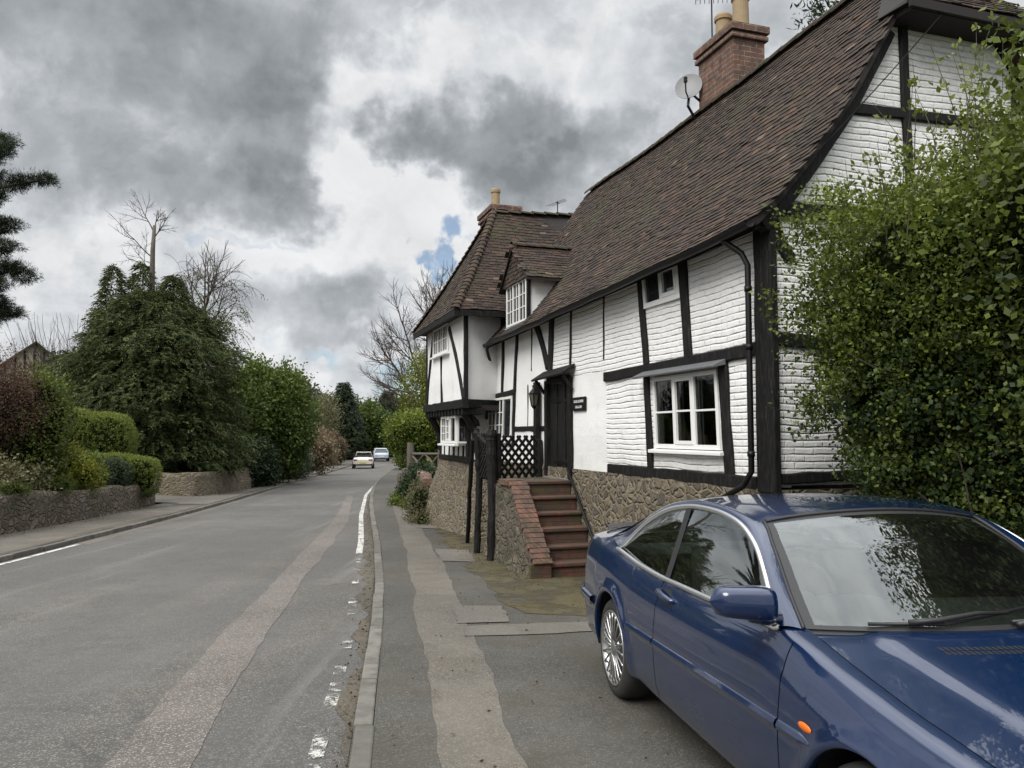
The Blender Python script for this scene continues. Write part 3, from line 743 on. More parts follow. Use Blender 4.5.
# --- windows of the street front
lw_ = window(PF, -4.35, -2.97, 1.545, 2.375, 3, 1, 2, -.045, .05, .022, casement=(1,), pane=M['clear_pane'])
for a0, a1 in ((-4.0,-3.84),(-3.56,-3.46),(-3.20,-2.96)):
    m = MB(); m.grid([[(.040+.016*math.sin(a*60), a, z) for z in np.linspace(1.55,2.37,4)] for a in np.linspace(a0,a1,14)]); m.grid([[(.046+.016*math.sin(a*60), a, z) for z in np.linspace(1.55,2.37,4)] for a in np.linspace(a0,a1,14)]); m.build('curtain', M['curtain'], lw_, smooth=True)
window(PF, -3.58, -2.72, 3.225, 3.69, 2, 1, 1, -.06, .062, casement=(0,), sill=False)
window(PF, 2.40, 3.92, 1.60, 2.40, 3, 2, 3, .07, .045, .020, skip=(0,), sill=True)
m = MB(); m.hexa([(-.03,-4.52,2.405),(-.17,-4.50,2.375),(-.17,-2.74,2.375),(-.03,-2.74,2.405)], [(-.03,-4.52,2.465),(-.175,-4.50,2.395),(-.175,-2.74,2.395),(-.03,-2.74,2.465)])
m.build('window_hood', M['lead'], house, bevel=.004)
# --- door, canopy
dr = MB()
for i in range(5):
    a = -.335+i*.172; dr.box((-.016 if i % 2 else .0,a,1.04),(.03,a+.160,2.50))
door = dr.build('door', M['timber'], house, bevel=.008)
m = MB(); m.tube([(-.015,.42,1.66),(-.05,.42,1.66),(-.05,.42,1.80),(-.015,.42,1.80)], .009, 8); m.build('handle', M['black_metal'], door)
for z in (1.25, 2.2):
    m = MB(); m.box((-.018,-.335,z),(-.012,.3,z+.04)); m.build('hinge', M['black_metal'], door)
m = MB(); m.box((-.06,-.46,1.02),(.05,-.345,2.56)); m.box((-.06,.53,1.02),(.05,.635,2.56)); m.box((-.06,-.345,2.505),(.05,.53,2.60)); m.build('door_frame', M['timber'], house, bevel=.01)
m = MB(); m.box((-.09,-.40,1.005),(.03,.60,1.045)); m.build('doorstep', M['mortar'], house, bevel=.01)
m = MB(); m.box((.03,-.40,1.0),(.10,.6,2.6)); m.build('door_backing', M['black_metal'], house)
m = MB(); m.hexa([(-.02,-.58,2.71),(-.24,-.60,2.575),(-.24,.72,2.545),(-.02,.74,2.68)], [(-.02,-.58,2.755),(-.255,-.60,2.605),(-.255,.72,2.575),(-.02,.74,2.725)])
can = m.build('door_canopy', M['timber'], house, bevel=.008)
for a in (-.52,.66):
    m = MB(); m.tube([(-.04,a,2.36),(-.10,a,2.45),(-.19,a,2.57)], .026, 6); m.build('bracket', M['timber'], can)
timber('porch_post', lambda a,z,d: (-.08-d, a, z), [(.94,1.02),(.93,2.56)], .11, .04, .01, .05)
# --- main roof: every tile is modelled
rng = random.Random(11)
def tiles(mb, S, La, Lb, inside, tw=.152, gauge=.086, th=.011, rng=rng, lift=.006, out=Vector((0,0,1))):
    """S(a,b) -> point; a along the eave, b up the slope (metres)"""
    nb = int(Lb/gauge); na = int(La/tw)+1
    for j in range(nb):
        off = .5*tw*(j % 2) + rng.uniform(-.02,.02); b0 = j*gauge
        for i in range(-1, na+1):
            a0 = i*tw+off
            if a0+tw*.5 < 0 or a0+tw*.5 > La or not inside(a0+tw/2, b0+gauge/2): continue
            g = rng.uniform(.002,.006); jb = rng.gauss(0,.007)-(.02 if rng.random()<.012 else 0); ln = gauge*1.55
            P0 = Vector(S(a0+g,b0+jb)); P1 = Vector(S(a0+tw-g,b0+jb+rng.gauss(0,.003))); P2 = Vector(S(a0+tw-g,b0+jb+ln)); P3 = Vector(S(a0+g,b0+jb+ln))
            n = (P1-P0).cross(P3-P0)
            if n.length < 1e-9: continue
            n.normalize()
            if n.dot(out) < 0: n = -n
            tl = lift + abs(rng.gauss(0,.0035)); cam_ = rng.uniform(-.003,.003)
            up = [P0+n*(tl+th+cam_), P1+n*(tl+th-cam_), P2+n*(th*.4), P3+n*(th*.4)]
            lo = [P0+n*(tl+cam_), P1+n*(tl-cam_)]
            mb.tint = min(1, max(0, rng.gauss(.42,.21)))
            mb.add(up+lo, [(0,1,2,3),(4,5,1,0),(5,2,1),(4,0,3)])
seg = [0.0]
for p, q in zip(RP, RP[1:]): seg.append(seg[-1]+math.hypot(q[0]-p[0], q[1]-p[1]))
T0, T1 = -5.40, 3.75
def sag(t, b):
    f = (t-T0)/(T1-T0); h = b/seg[-1]
    return -.07*h*math.sin(PI*min(1,max(0,f)))**1.0 - .12*h*f + .030*nz(t*.8, b*.8, 2.0) + .012*nz(t*2.5,b*2.5,7.0) - .03*(1-h)*math.sin(PI*f) - .20*(1-h)*f
def SR(a, b):
    s_ = float(np.interp(b, seg, [p[0] for p in RP])); z = float(np.interp(b, seg, [p[1] for p in RP]))
    if b > seg[-1]: s_ += (b-seg[-1])*.55; z += (b-seg[-1])*.83
    return (s_, T0+a, z + sag(T0+a, b))
HIPT = lambda b: T0 + max(0, (b-3.05))*.62         # half-hip cuts the top of the near end
mb = MB()
dorm = lambda t, b: 1.50 < t < 2.72 and b < .62
tiles(mb, SR, T1-T0, seg[-1]-.02, lambda a, b: T0+a > HIPT(b) and not dorm(T0+a, b))
roof = mb.build('roof', M['tile'], house, fix=False)
m = MB(); rows = []
for b in np.linspace(0.01, seg[-1], 24): rows.append([Vector(SR(a, b)) for a in np.linspace(.02, T1-T0, 40)])
m.grid(rows); rows2 = [[(p.x+.02, p.y, p.z-.07) for p in r] for r in rows]; m.grid(rows2)
m.grid([rows[0], rows2[0]]); m.grid([[r[0] for r in rows],[r[0] for r in rows2]])
m.build('roof_deck', M['soffit'], roof)
m = MB()                                           # rear slope, unseen from the street but closing the roof
zr = [Vector(SR(a, seg[-1])) for a in np.linspace(0, T1-T0, 30)]
m.grid([zr, [(4.5, p.y, p.z-3.3) for p in zr]]); m.build('rear_slope', M['ridge'], roof)
m = MB(); rngr = random.Random(3)                  # ridge tiles
a = .62
while a < T1-T0-.1:
    p, q = Vector(SR(a, seg[-1])), Vector(SR(a+.33, seg[-1])); m.tint = rngr.random()
    rows = [[c+Vector((.125*math.cos(x), 0, .075*math.sin(x)-.035+dz_)) for x in np.linspace(-.25, PI+.25, 9)] for c, dz_ in ((p,.012),(q,.0))]
    m.grid(rows); m.grid([[v+Vector((0,0,-.03)) for v in rows[0]], rows[0]]); a += .325
m.build('ridge_tiles', M['ridge'], roof, smooth=False)
m = MB()                                           # verge undercloak and the half-hip with its deep eave
hz0 = 5.88
hipA = [Vector((1.36,-5.60,hz0)), Vector((3.2,-5.60,hz0+.05)), Vector((2.45,-4.55,6.95)), Vector((2.1,-4.62,6.93))]
mbh = MB()
ea = (hipA[1]-hipA[0]).normalized(); eb = (Vector((2.2,-4.6,6.93))-Vector((2.2,-5.60,hz0+.02)))
Lb_ = eb.length; eb.normalize()
tiles(mbh, lambda a,b: hipA[0]+ea*a+eb*b, 2.0, Lb_, lambda a,b: a > b*.50-.02 and a < 1.9-b*.45)
mbh.build('half_hip', M['tile'], roof, fix=False)
m.hexa([(1.34,-5.58,hz0-.05),(3.25,-5.58,hz0),(3.25,-5.20,hz0+.02),(1.34,-5.20,hz0-.03)], [(1.36,-5.58,hz0),(3.25,-5.58,hz0+.05),(2.5,-4.6,6.9),(2.1,-4.6,6.88)])
m.box((1.36,-5.62,hz0-.09),(3.3,-5.585,hz0+.0)); m.box((1.40,-5.58,hz0-.10),(3.3,-5.24,hz0-.05))
m.build('hip_soffit', M['soffit'], roof)
# gutter, rafter feet, downpipe
m = MB(); gp = [Vector(SR(a, 0))+Vector((-.04,0,-.035)) for a in np.linspace(.06, T1-T0-.35, 26)]
for i in range(len(gp)-1):
    rows = [[c+Vector((.052*math.cos(x), 0, .052*math.sin(x))) for x in np.linspace(PI, 2*PI, 7)] for c in (gp[i], gp[i+1])]
    m.grid(rows)
m.grid([[c+Vector((-.057,0,.006)) for c in gp],[c+Vector((-.045,0,.006)) for c in gp]])
m.build('gutter', M['black_metal'], house, smooth=True)
m = MB(); m.hexa([(-.21,-5.3,3.56),(-.02,-5.3,3.66),(-.02,3.4,3.46),(-.21,3.4,3.36)], [(-.21,-5.3,3.64),(-.02,-5.3,3.84),(-.02,3.4,3.62),(-.21,3.4,3.43)]); m.build('eaves_board', M['timber'], house)
m = MB(); m.tube([(-.28,-4.86,3.64),(-.27,-4.88,3.56),(-.15,-5.00,3.42),(-.115,-5.045,3.30),(-.115,-5.045,2.0),(-.115,-5.045,1.36),(-.13,-4.93,1.22),(-.22,-4.74,1.10)], .029, 10)
for z in (3.05,2.5,1.5): m.tube([(-.115,-5.045,z),(-.115,-5.045,z+.05)], .037, 10)
m.build('downpipe', M['black_metal'], house, smooth=True)
m = MB(); m.tube([(-.30,3.06,3.42),(-.30,3.08,3.30),(-.13,3.42,3.1),(-.10,3.72,2.95),(-.10,3.8,2.0)], .032, 8); m.build('downpipe', M['black_metal'], house, smooth=True)
# --- dormer
m = MB(); m.box((.0,1.54,3.60),(.62,1.60,4.52)); m.box((.0,2.66,3.60),(.62,2.72,4.52)); m.box((.03,1.60,3.60),(.1,2.66,4.5))
dm = m.build('dormer', M['render_white'], house)
window(lambda a,z,d: (-.01-d, a, z), 1.57, 2.69, 3.68, 4.44, 3, 2, 3, 0, .04, .017, parent=dm, sill=False)
m = MB(); m.box((-.05,1.53,3.60),(.03,2.73,3.68)); m.box((-.03,1.52,3.66),(.03,1.568,4.5)); m.box((-.03,2.692,3.66),(.03,2.74,4.5)); m.build('dormer_frame', M['timber'], dm)
m = MB(); m.box((-.07,1.50,3.615),(.0,2.76,3.66)); m.build('dormer_sill', M['frame_white'], dm)
ap = 2.12; az_ = 5.12
mb = MB(); Sg = lambda a,b: (-.06, 1.38+a, 4.42+b)
tiles(mb, Sg, 1.48, .70, lambda a,b: abs(a-.74) < .74*(1-b/.70)+.01, .12, .075, .012, out=Vector((-1,0,0)))
for i in range(len(mb.v)): pass
mb.build('gable_tiles', M['tile'], dm, fix=True)
m = MB(); m.add([(-.05,1.36,4.42),(-.05,2.88,4.42),(-.05,ap,az_-.02),(.1,1.36,4.42),(.1,2.88,4.42),(.1,ap,az_-.02)], [(0,1,2),(3,5,4),(0,3,4,1),(1,4,5,2),(2,5,3,0)]); m.build('gable_back', M['soffit'], dm)
for sg in (-1, 1):
    e0 = Vector((-.12, ap+sg*.80, 4.40)); r0 = Vector((-.12, ap, az_)); v = r0-e0; Lv = v.length; v.normalize()
    mb = MB(); tiles(mb, lambda a,b: e0+Vector((a,0,.0))+v*b + Vector((0,0,.012*nz(a*3,b*3,sg))), 1.15, Lv, lambda a,b: True)
    mb.build('dormer_roof', M['tile'], dm, fix=False)
    m = MB(); m.hexa([e0+Vector((0,0,-.05)), e0+Vector((1.1,0,-.05)), r0+Vector((1.1,0,-.05)), r0+Vector((0,0,-.05))], [e0+Vector((0,0,-.005)), e0+Vector((1.1,0,-.005)), r0+Vector((1.1,0,-.005)), r0+Vector((0,0,-.005))]); m.build('dormer_deck', M['soffit'], dm)
m = MB(); a = -.13
while a < .95:
    rows = [[(a_, ap+.10*math.cos(x), az_+.075*math.sin(x)-.02+dz_) for x in np.linspace(0, PI, 8)] for a_, dz_ in ((a,.012),(a+.27,0))]
    m.grid(rows); a += .265
m.build('dormer_ridge', M['ridge'], dm)
# --- cross wing: jettied upper storey
wall('wing_wall', PW, 3.12, 6.55, 2.26, 4.06, M['render_white'], thick=.05, bulge=.02)
PS = lambda a, z, d: (-.72+a, 3.10+a*.42-d, z)      # near side of the wing
wall('wing_wall', PS, 0.0, .80, 2.26, 4.06, M['render_white'], bulge=.015)
m = MB(); m.box((-.70,6.40,2.3),(2.4,6.54,4.05)); m.build('wing_wall', M['render_white'], house)
timber('corner_post', PW, [(3.12,4.02),(3.10,2.3)], .09, .025)
timber('corner_post', PW, [(6.52,4.02),(6.52,2.3)], .09, .025)
timber('brace', PW, [(4.36,3.86),(4.05,3.55),(3.6,3.0),(3.18,2.36)], .12, .03)
timber('brace', PW, [(5.86,3.86),(6.02,3.5),(6.26,2.95),(6.46,2.36)], .11, .03)
timber('stud', PW, [(5.08,3.34),(5.0,2.36)], .09, .025)
timber('bressumer', PW, [(3.02,2.28),(6.62,2.28)], .17, .07)
timber('bressumer', PS, [(-.06,2.28),(.78,2.28)], .17, .05)
timber('wall_plate', PW, [(3.05,4.04),(6.6,4.04)], .10, .05)
timber('wall_plate', PS, [(-.04,4.05),(.8,4.05)], .08, .04)
window(PW, 4.44, 5.80, 3.40, 4.0, 3, 2, 2, 0, .045, .018)
m = MB()
for i in range(13): a = 3.16+i*.27; m.box((-.76,a,2.08),(-.30,a+.11,2.20))
m.build('jetty_joists', M['timber'], house, bevel=.008)
m = MB(); m.box((-.66,3.2,2.16),(.4,6.5,2.26)); m.build('jetty_floor', M['soffit'], house)
m = MB(); rows = [[(-.70+.30*math.sin(x*PI/2), t, 2.10-.24*(1-math.cos(x*PI/2))) for x in np.linspace(0,1,7)] for t in np.linspace(3.2,6.5,8)]
m.grid(rows); m.build('jetty_cove', M['timber'], house, smooth=True)
for t, s0 in ((3.30,-.68),(6.40,-.68)):
    m = MB(); m.tube([(s0,t,2.12),(s0+.10,t+.05,1.98),(s0+.24,t+.12,1.75),(s0+.30,t+.16,1.35)], [.085,.08,.07,.06], 8); m.build('bracket', M['timber'], house)
PL = lambda a, z, d: (-.40-d, a, z)                 # wing ground floor, set back under the jetty
wall('wing_wall', PL, 4.05, 6.48, 1.20, 2.18, M['render_white'], bulge=.015)
PS2 = lambda a, z, d: (-.40+a, 4.05-d, z)
wall('wing_wall', PS2, 0, .45, 1.20, 2.2, M['render_white'])
timber('corner_post', PL, [(4.10,2.2),(4.10,1.2)], .14, .03)
for a, w_ in ((4.42,.07),(4.80,.08),(5.2,.13),(5.62,.08),(6.05,.07)):
    timber('stud', PL, [(a,1.58),(a+.03,1.2)], w_, .02)
timber('corner_post', PL, [(6.44,2.2),(6.44,1.2)], .10, .03)
timber('base_beam', PL, [(3.95,1.20),(6.52,1.20)], .11, .04)
PB = lambda a, z, d: (-.72-d, a, z)
PB = lambda a, z, d: (-.62-d, a, z)
bay = window(PB, 4.12, 5.42, 1.52, 2.08, 3, 2, 3, 0, .05, .016, sill=True, casement=(1,), skip=(0,))
window(lambda a,z,d: (-.62+a, 4.12-d, z), .0, .24, 1.52, 2.08, 1, 1, 1, 0, .04, .02, sill=False, parent=house)
m = MB(); m.box((-.60,4.13,1.48),(-.39,5.41,1.52)); m.box((-.60,4.13,2.08),(-.39,5.41,2.10)); m.box((-.60,5.37,1.52),(-.39,5.41,2.08)); m.box((-.42,4.14,1.50),(-.395,5.4,2.08)); m.build('bay_box', M['frame_white'], house)
stone_block('wing_plinth', [(-.60,3.02,-.6),(1.2,3.02,-.6),(1.2,6.9,-.6),(-.95,6.9,-.6)], [(-.36,3.35,1.16),(1.2,3.35,1.16),(1.2,6.5,1.16),(-.40,6.5,1.16)], M['ragstone'], seed=5)
# wing roof
EZ = 4.02
c0, c1 = Vector((-.98,2.86,EZ)), Vector((-.98,6.82,EZ)); R0 = Vector((.36,4.84,6.50)); R1 = Vector((2.4,4.84,6.60))
mb = MB(); up = (R0-Vector((R0.x,c0.y,c0.z))); Lu = up.length; up.normalize()
bell = lambda b, L_: -.10*math.sin(PI*b/L_)
tiles(mb, lambda a,b: Vector((c0.x+a, c0.y, c0.z))+up*b+Vector((0,0,bell(b,Lu)+.03*nz(a,b,3))), 3.4, Lu, lambda a,b: a > b/Lu*1.34-.02)
wr = mb.build('wing_roof', M['tile'], house, fix=False)
mb = MB(); up2 = R0-Vector((c0.x,R0.y,EZ)); Lh = up2.length; up2.normalize()
tiles(mb, lambda a,b: Vector((c0.x, c1.y-a, EZ))+up2*b+Vector((0,0,bell(b,Lh)+.03*nz(a,b,8))), 3.96, Lh, lambda a,b: abs(a-1.98) < 1.98*(1-b/Lh)+.03)
mb.build('hip_slope', M['tile'], wr, fix=False)
m = MB()
def slope(A, B, C, D, L_, n=12, dz=-.03):
    rows = []
    for i in range(n+1):
        f = i/n; p = Vector(A).lerp(Vector(D), f); q = Vector(B).lerp(Vector(C), f)
        rows.append([p.lerp(q, j/6)+Vector((0,0,bell(f*L_,L_)+dz)) for j in range(7)])
    m.grid(rows)
slope(c0, (2.4,2.86,EZ), R1, R0, Lu); slope(c0, c1, R0, R0, Lh); slope(c1, (2.4,6.82,EZ), R1, R0, Lu)
m.add([c0-Vector((0,0,.04)), Vector((.2,2.86,EZ-.04)), Vector((.2,6.82,EZ-.04)), c1-Vector((0,0,.04))], [(0,1,2,3)])
m.build('wing_deck', M['soffit'], wr)
m = MB(); m.box((-.99,2.85,EZ-.11),(-.95,6.83,EZ-.0)); m.box((-.95,2.85,EZ-.11),(.3,2.89,EZ-.0)); m.build('wing_fascia', M['timber'], wr)
m = MB()                                            # bonnet tiles up both hips, ridge tiles
def bonnets(A, B, n, L_):
    A, B = Vector(A), Vector(B); d = (B-A).normalized(); sd2 = d.cross(Vector((0,0,1))).normalized(); nn = sd2.cross(d)
    for i in range(n):
        f = i/n; p = A.lerp(B, f)+Vector((0,0,bell(f*L_,L_)))
        q = A.lerp(B, (i+1.5)/n)+Vector((0,0,bell(min(1,(i+1.5)/n)*L_,L_)))
        r0 = [p+sd2*(.095*math.cos(x))+nn*(.06*math.sin(x)+.012) for x in np.linspace(-.1,PI+.1,8)]
        r1 = [q+sd2*(.06*math.cos(x))+nn*(.045*math.sin(x)) for x in np.linspace(-.1,PI+.1,8)]
        m.tint = rng.uniform(.2,.8); m.grid([r0, r1]); m.grid([[v-nn*.022 for v in r0], r0])
bonnets(c0, R0, 26, Lu); bonnets(c1, R0, 26, Lu)
m.build('bonnet_tiles', M['tile'], wr, fix=True)
m = MB(); a = 0
while a < 2.0:
    p = R0.lerp(R1, a/2.04)
    rows = [[(p.x+da, p.y+.11*math.cos(x), p.z+.065*math.sin(x)-.03+dz_) for x in np.linspace(0,PI,8)] for da, dz_ in ((0,.012),(.3,0))]
    m.grid(rows); a += .29
m.build('wing_ridge', M['ridge'], wr)
# --- chimneys
def chimney(lo, hi, cap, pots, z0):
    m = MB(); m.box((lo[0],lo[1],z0),(hi[0],hi[1],cap)); 
    c = m.build('chimney', M['brick'], house, bevel=.008)
    m = MB(); e=.045
    m.box((lo[0]-e,lo[1]-e,cap-.19),(hi[0]+e,hi[1]+e,cap-.12)); e=.02
    m.box((lo[0]-e,lo[1]-e,cap-.118),(hi[0]+e,hi[1]+e,cap-.085)); e=.06
    m.box((lo[0]-e,lo[1]-e,cap-.083),(hi[0]+e,hi[1]+e,cap+.03)); m.build('chimney_cap', M['brick'], c, bevel=.012)
    m = MB(); cx, cy_ = (lo[0]+hi[0])/2, (lo[1]+hi[1])/2
    m.hexa([(lo[0],lo[1],cap+.03),(hi[0],lo[1],cap+.03),(hi[0],hi[1],cap+.03),(lo[0],hi[1],cap+.03)], [(lo[0]+.12,lo[1]+.12,cap+.09),(hi[0]-.12,lo[1]+.12,cap+.09),(hi[0]-.12,hi[1]-.12,cap+.09),(lo[0]+.12,hi[1]-.12,cap+.09)])
    m.build('flaunching', M['mortar'], c)
    for x, y, r, h in pots:
        m = MB(); m.lathe([(r*1.05,cap+.0),(r*1.0,cap+h*.8),(r*1.18,cap+h*.82),(r*1.2,cap+h*.93),(r*1.05,cap+h),(r*.8,cap+h),(r*.78,cap+h*.5)], (x,y,0), 'z', 20, False)
        m.build('chimney_pot', M['pot'], c, smooth=False)
    return c
chimney((2.08,-1.62),(2.62,-.66), 7.72, [(2.38,-1.38,.118,.66),(2.34,-.98,.118,.50)], 6.3)
chimney((.44,5.20),(1.06,6.2), 6.74, [(.64,5.62,.092,.52)], 5.0)
# ------------------------------------------------------------------ things fixed to or standing round the cottage
def hthing(name, label, cat, base, group=None):
    o = thing(name, label, cat, hloc(*base), HZ, group); o['_b'] = base; return o
def hpart(m, name, mat, par, root=None, **kw):
    b = (root or par)['_b']
    m.v = [(p[0]-b[0], p[1]-b[1], p[2]-b[2]) for p in m.v]
    return m.build(name, mat, par, **kw)
st = hthing('brick_steps', 'six worn mossy red brick steps with sloping brick coping leading up to the black door', 'steps', (-.4,-1.5,-.2))
for i in range(6):
    m = MB(); t0 = -1.5+.2*i; zt = -.2+.205*(i+1)
    m.box((-.77,t0+.02,zt-.42 if i else -.5),(-.05,t0+.42 if i < 5 else -.02,zt-.05)); m.box((-.775,t0-.012,zt-.052),(-.05,t0+.30,zt+random.Random(i).uniform(-.008,.008)))
    hpart(m, 'step', M['brick_step'], st, bevel=.016)
m = MB(); m.box((-.77,-.30,-.5),(-.04,.78,1.015)); hpart(m, 'landing', M['ragstone_old'], st, bevel=.01)
def prism(poly, s0, s1, m=None):
    m = m or MB(); n = len(poly)
    m.add([(s0,p[0],p[1]) for p in poly]+[(s1,p[0],p[1]) for p in poly], [tuple(range(n)), tuple(range(2*n-1,n-1,-1))]+[(i,(i+1)%n,n+(i+1)%n,n+i) for i in range(n)])
    return m
sw = stone_block('side_wall', [(-1.05,-1.50,-.5),(-.79,-1.50,-.5),(-.79,.80,-.5),(-1.05,.80,-.5)], [(-1.0,-1.46,.02),(-.79,-1.46,.02),(-.79,.78,.02),(-1.0,.78,.02)], M['ragstone_old'], st, amp=.03)
sw.data.transform(Matrix.Translation((.4,1.5,.2)))
m = prism([(-1.46,0),(-.52,.96),(.78,.96),(.78,0)], -.99, -.795)
import bmesh
def densify(o, amp, sc, cuts=6):
    bm = bmesh.new(); bm.from_mesh(o.data); bmesh.ops.triangulate(bm, faces=bm.faces)
    for _ in range(cuts//2): bmesh.ops.subdivide_edges(bm, edges=[e for e in bm.edges if e.calc_length() > .12], cuts=1, use_grid_fill=True)
    bm.normal_update()
    for v in bm.verts: v.co += v.normal*amp*(nz(v.co.x,v.co.y,v.co.z,sc)+.5*nz(v.co.x,v.co.y,v.co.z,sc*2.7))
    bm.to_mesh(o.data); bm.free()
o = hpart(m, 'side_wall', M['ragstone_old'], st); densify(o, .028, 4)
m = MB()
n = 17
for i in range(n):
    f0, f1 = i/n, (i+.93)/n; a = Vector((-1.53,.03)); b = Vector((-.50,1.045)); p, q = a.lerp(b,f0), a.lerp(b,f1); r_ = random.Random(i); j = r_.uniform(-.012,.012)
    u = Vector((-.7,.72))*.07
    m.hexa([(-1.03+j,p.x,p.y-.05),(-.76+j,p.x,p.y-.05),(-.76+j,q.x,q.y-.05),(-1.03+j,q.x,q.y-.05)], [(-1.03+j,p.x+u.x,p.y+u.y-.05),(-.76+j,p.x+u.x,p.y+u.y-.05),(-.76+j,q.x+u.x,q.y+u.y-.05),(-1.03+j,q.x+u.x,q.y+u.y-.05)])
for i in range(4):
    t0 = -.44+i*.10; m.box((-1.03,t0,.965),(-.76,t0+.094,1.05))
hpart(m, 'coping', M['brick_coping'], st, bevel=.008)
m = MB(); m.box((-1.06,-1.545,-.5),(-.765,-1.47,.02)); hpart(m, 'brick_pier', M['brick_step'], st, bevel=.01)
hr = hthing('handrail', 'thin black sloping handrail on the house side of the brick steps', 'handrail', (-.09,-1.4,0))
m = MB(); m.tube([(-.10,-.46,1.20),(-.10,-1.50,.15),(-.10,-1.56,.05)], .02, 8); hpart(m, 'rail', M['black_metal'], hr, smooth=True)
for t, z in ((-.50,1.16),(-1.0,.66),(-1.45,.20)):
    m = MB(); m.tube([(-.10,t,z),(-.03,t,z-.02)], .012, 6); hpart(m, 'bracket', M['black_metal'], hr)

tf = hthing('trellis_fence', 'black diamond trellis fence on crooked dark posts around the door landing', 'fence', (-.9,.6,0))
def trellis(A, B, z0, z1, cell=.15, sl=.022):
    A, B = Vector((A[0],A[1],0)), Vector((B[0],B[1],0)); d = (B-A); L_ = d.length; d.normalize(); nn = Vector((-d.y,d.x,0)); m = MB()
    def bar(p, q, off):
        e = (q-p); 
        if e.length < .02: return
        e.normalize(); w = Vector((-e.y, e.x))*sl
        c = [p-w,q-w,q+w,p+w]; f = lambda v, o_: A+d*v.x+Vector((0,0,v.y))+nn*o_
        m.hexa([f(v, off) for v in c], [f(v, off+.014) for v in c])
    H_ = z1-z0
    for sgn, off in ((1,0),(-1,.015)):
        k_ = -H_
        while k_ < L_:
            # line x = k + (z-z0) (sgn 1) or mirrored
            xa, xb = max(0,k_), min(L_,k_+H_)
            if xb > xa:
                p, q = Vector((xa, z0+xa-k_)), Vector((xb, z0+xb-k_))
                if sgn < 0: p.x, q.x = L_-p.x, L_-q.x
                bar(p, q, off)
            k_ += cell
    return hpart(m, 'panel', M['timber'], tf)
trellis((-.86,.47),(-.09,.80), 1.02, 1.68)
trellis((-1.0,1.12),(-.95,.55), 1.0, 1.72, .11)
def crooked(par, pts, r, name='post', mat=None, root=None, seed=0, n=9):
    m = MB(); rr = random.Random(seed); pl = []; rs = []
    for i in range(len(pts)-1):
        a, b = Vector(pts[i]), Vector(pts[i+1])
        for j in range(8):
            p = a.lerp(b, j/8); pl.append(p+Vector((rr.uniform(-.007,.007), rr.uniform(-.007,.007), 0))); rs.append(r*(1+rr.uniform(-.09,.09)))
    pl.append(Vector(pts[-1])); rs.append(r*.85); m.tube(pl, rs, n)
    return hpart(m, name, mat or M['timber'], par, root) if root is not False else m
crooked(tf, [(-1.03,.30,-.32),(-1.01,.32,.8),(-1.04,.35,1.60),(-1.01,.35,1.78)], .078, seed=1)
crooked(tf, [(-1.02,.34,1.52),(-1.12,.47,1.60),(-1.20,.64,1.74)], .045, 'limb_stub', seed=5)
crooked(tf, [(-.90,.40,1.0),(-.90,.41,1.72)], .055, seed=2)
crooked(tf, [(-.07,.82,1.0),(-.07,.83,1.62)], .06, seed=3)
crooked(tf, [(-1.02,1.18,-.32),(-.99,1.16,1.0),(-1.04,1.14,1.80)], .055, seed=4)
crooked(tf, [(-.80,2.6,-.32),(-.95,1.9,.7),(-1.06,1.3,1.62)], .038, 'prop', seed=6)

lt = hthing('wall_lantern', 'black hexagonal lantern on a bracket beside the front door', 'lantern', (-.12,.93,2.3))
m = MB(); m.tube([(-.12,.93,2.46),(-.2,.78,2.48),(-.27,.56,2.48),(-.27,.50,2.44)], .013, 6); hpart(m, 'arm', M['black_metal'], lt)
m = MB(); m.lathe([(.02,2.45),(.035,2.43),(.08,2.37),(.092,2.36),(.092,2.345)], (-.27,.50,0), 'z', 6); m.lathe([(.06,2.16),(.04,2.13),(.014,2.10),(.014,2.07)], (-.27,.50,0), 'z', 6)
for i in range(6):
    a = i*PI/3; m.tube([(-.27+.084*math.cos(a),.50+.084*math.sin(a),2.345),(-.27+.05*math.cos(a),.50+.05*math.sin(a),2.155)], .009, 4)
hpart(m, 'lantern_cage', M['black_metal'], lt)
m = MB(); m.lathe([(.077,2.345),(.044,2.16)], (-.27,.50,0), 'z', 6); hpart(m, 'glass', plain('lantern glass', (.10,.095,.075), .15, .3, 9, 0), lt)

sg = hthing('name_plaque', 'small black house name plaque with white lettering right of the front door', 'sign', (-.02,-.73,2.1))
m = MB(); m.box((-.032,-.965,2.045),(-.008,-.50,2.245)); hpart(m, 'plate', M['black_metal'], sg, bevel=.004)
m = MB(); rr = random.Random(8)
for z, ta, tb, h in ((2.165,-.56,-.91,.038),(2.085,-.62,-.85,.036)):     # lettering too small to read: short strokes in two lines
    t = ta
    while t > tb:
        kd = rr.random(); w = .019
        m.box((-.0355,t-.005,z),(-.0325,t,z+h))
        if kd < .6: m.box((-.0355,t-w,z+h*(.0 if kd<.3 else .42)),(-.0325,t-.007,z+h*(.0 if kd<.3 else .42)+.008))
        if kd > .35: m.box((-.0355,t-w,z),(-.0325,t-w+.005,z+h))
        t -= w+.011
hpart(m, 'lettering', M['frame_white'], sg)

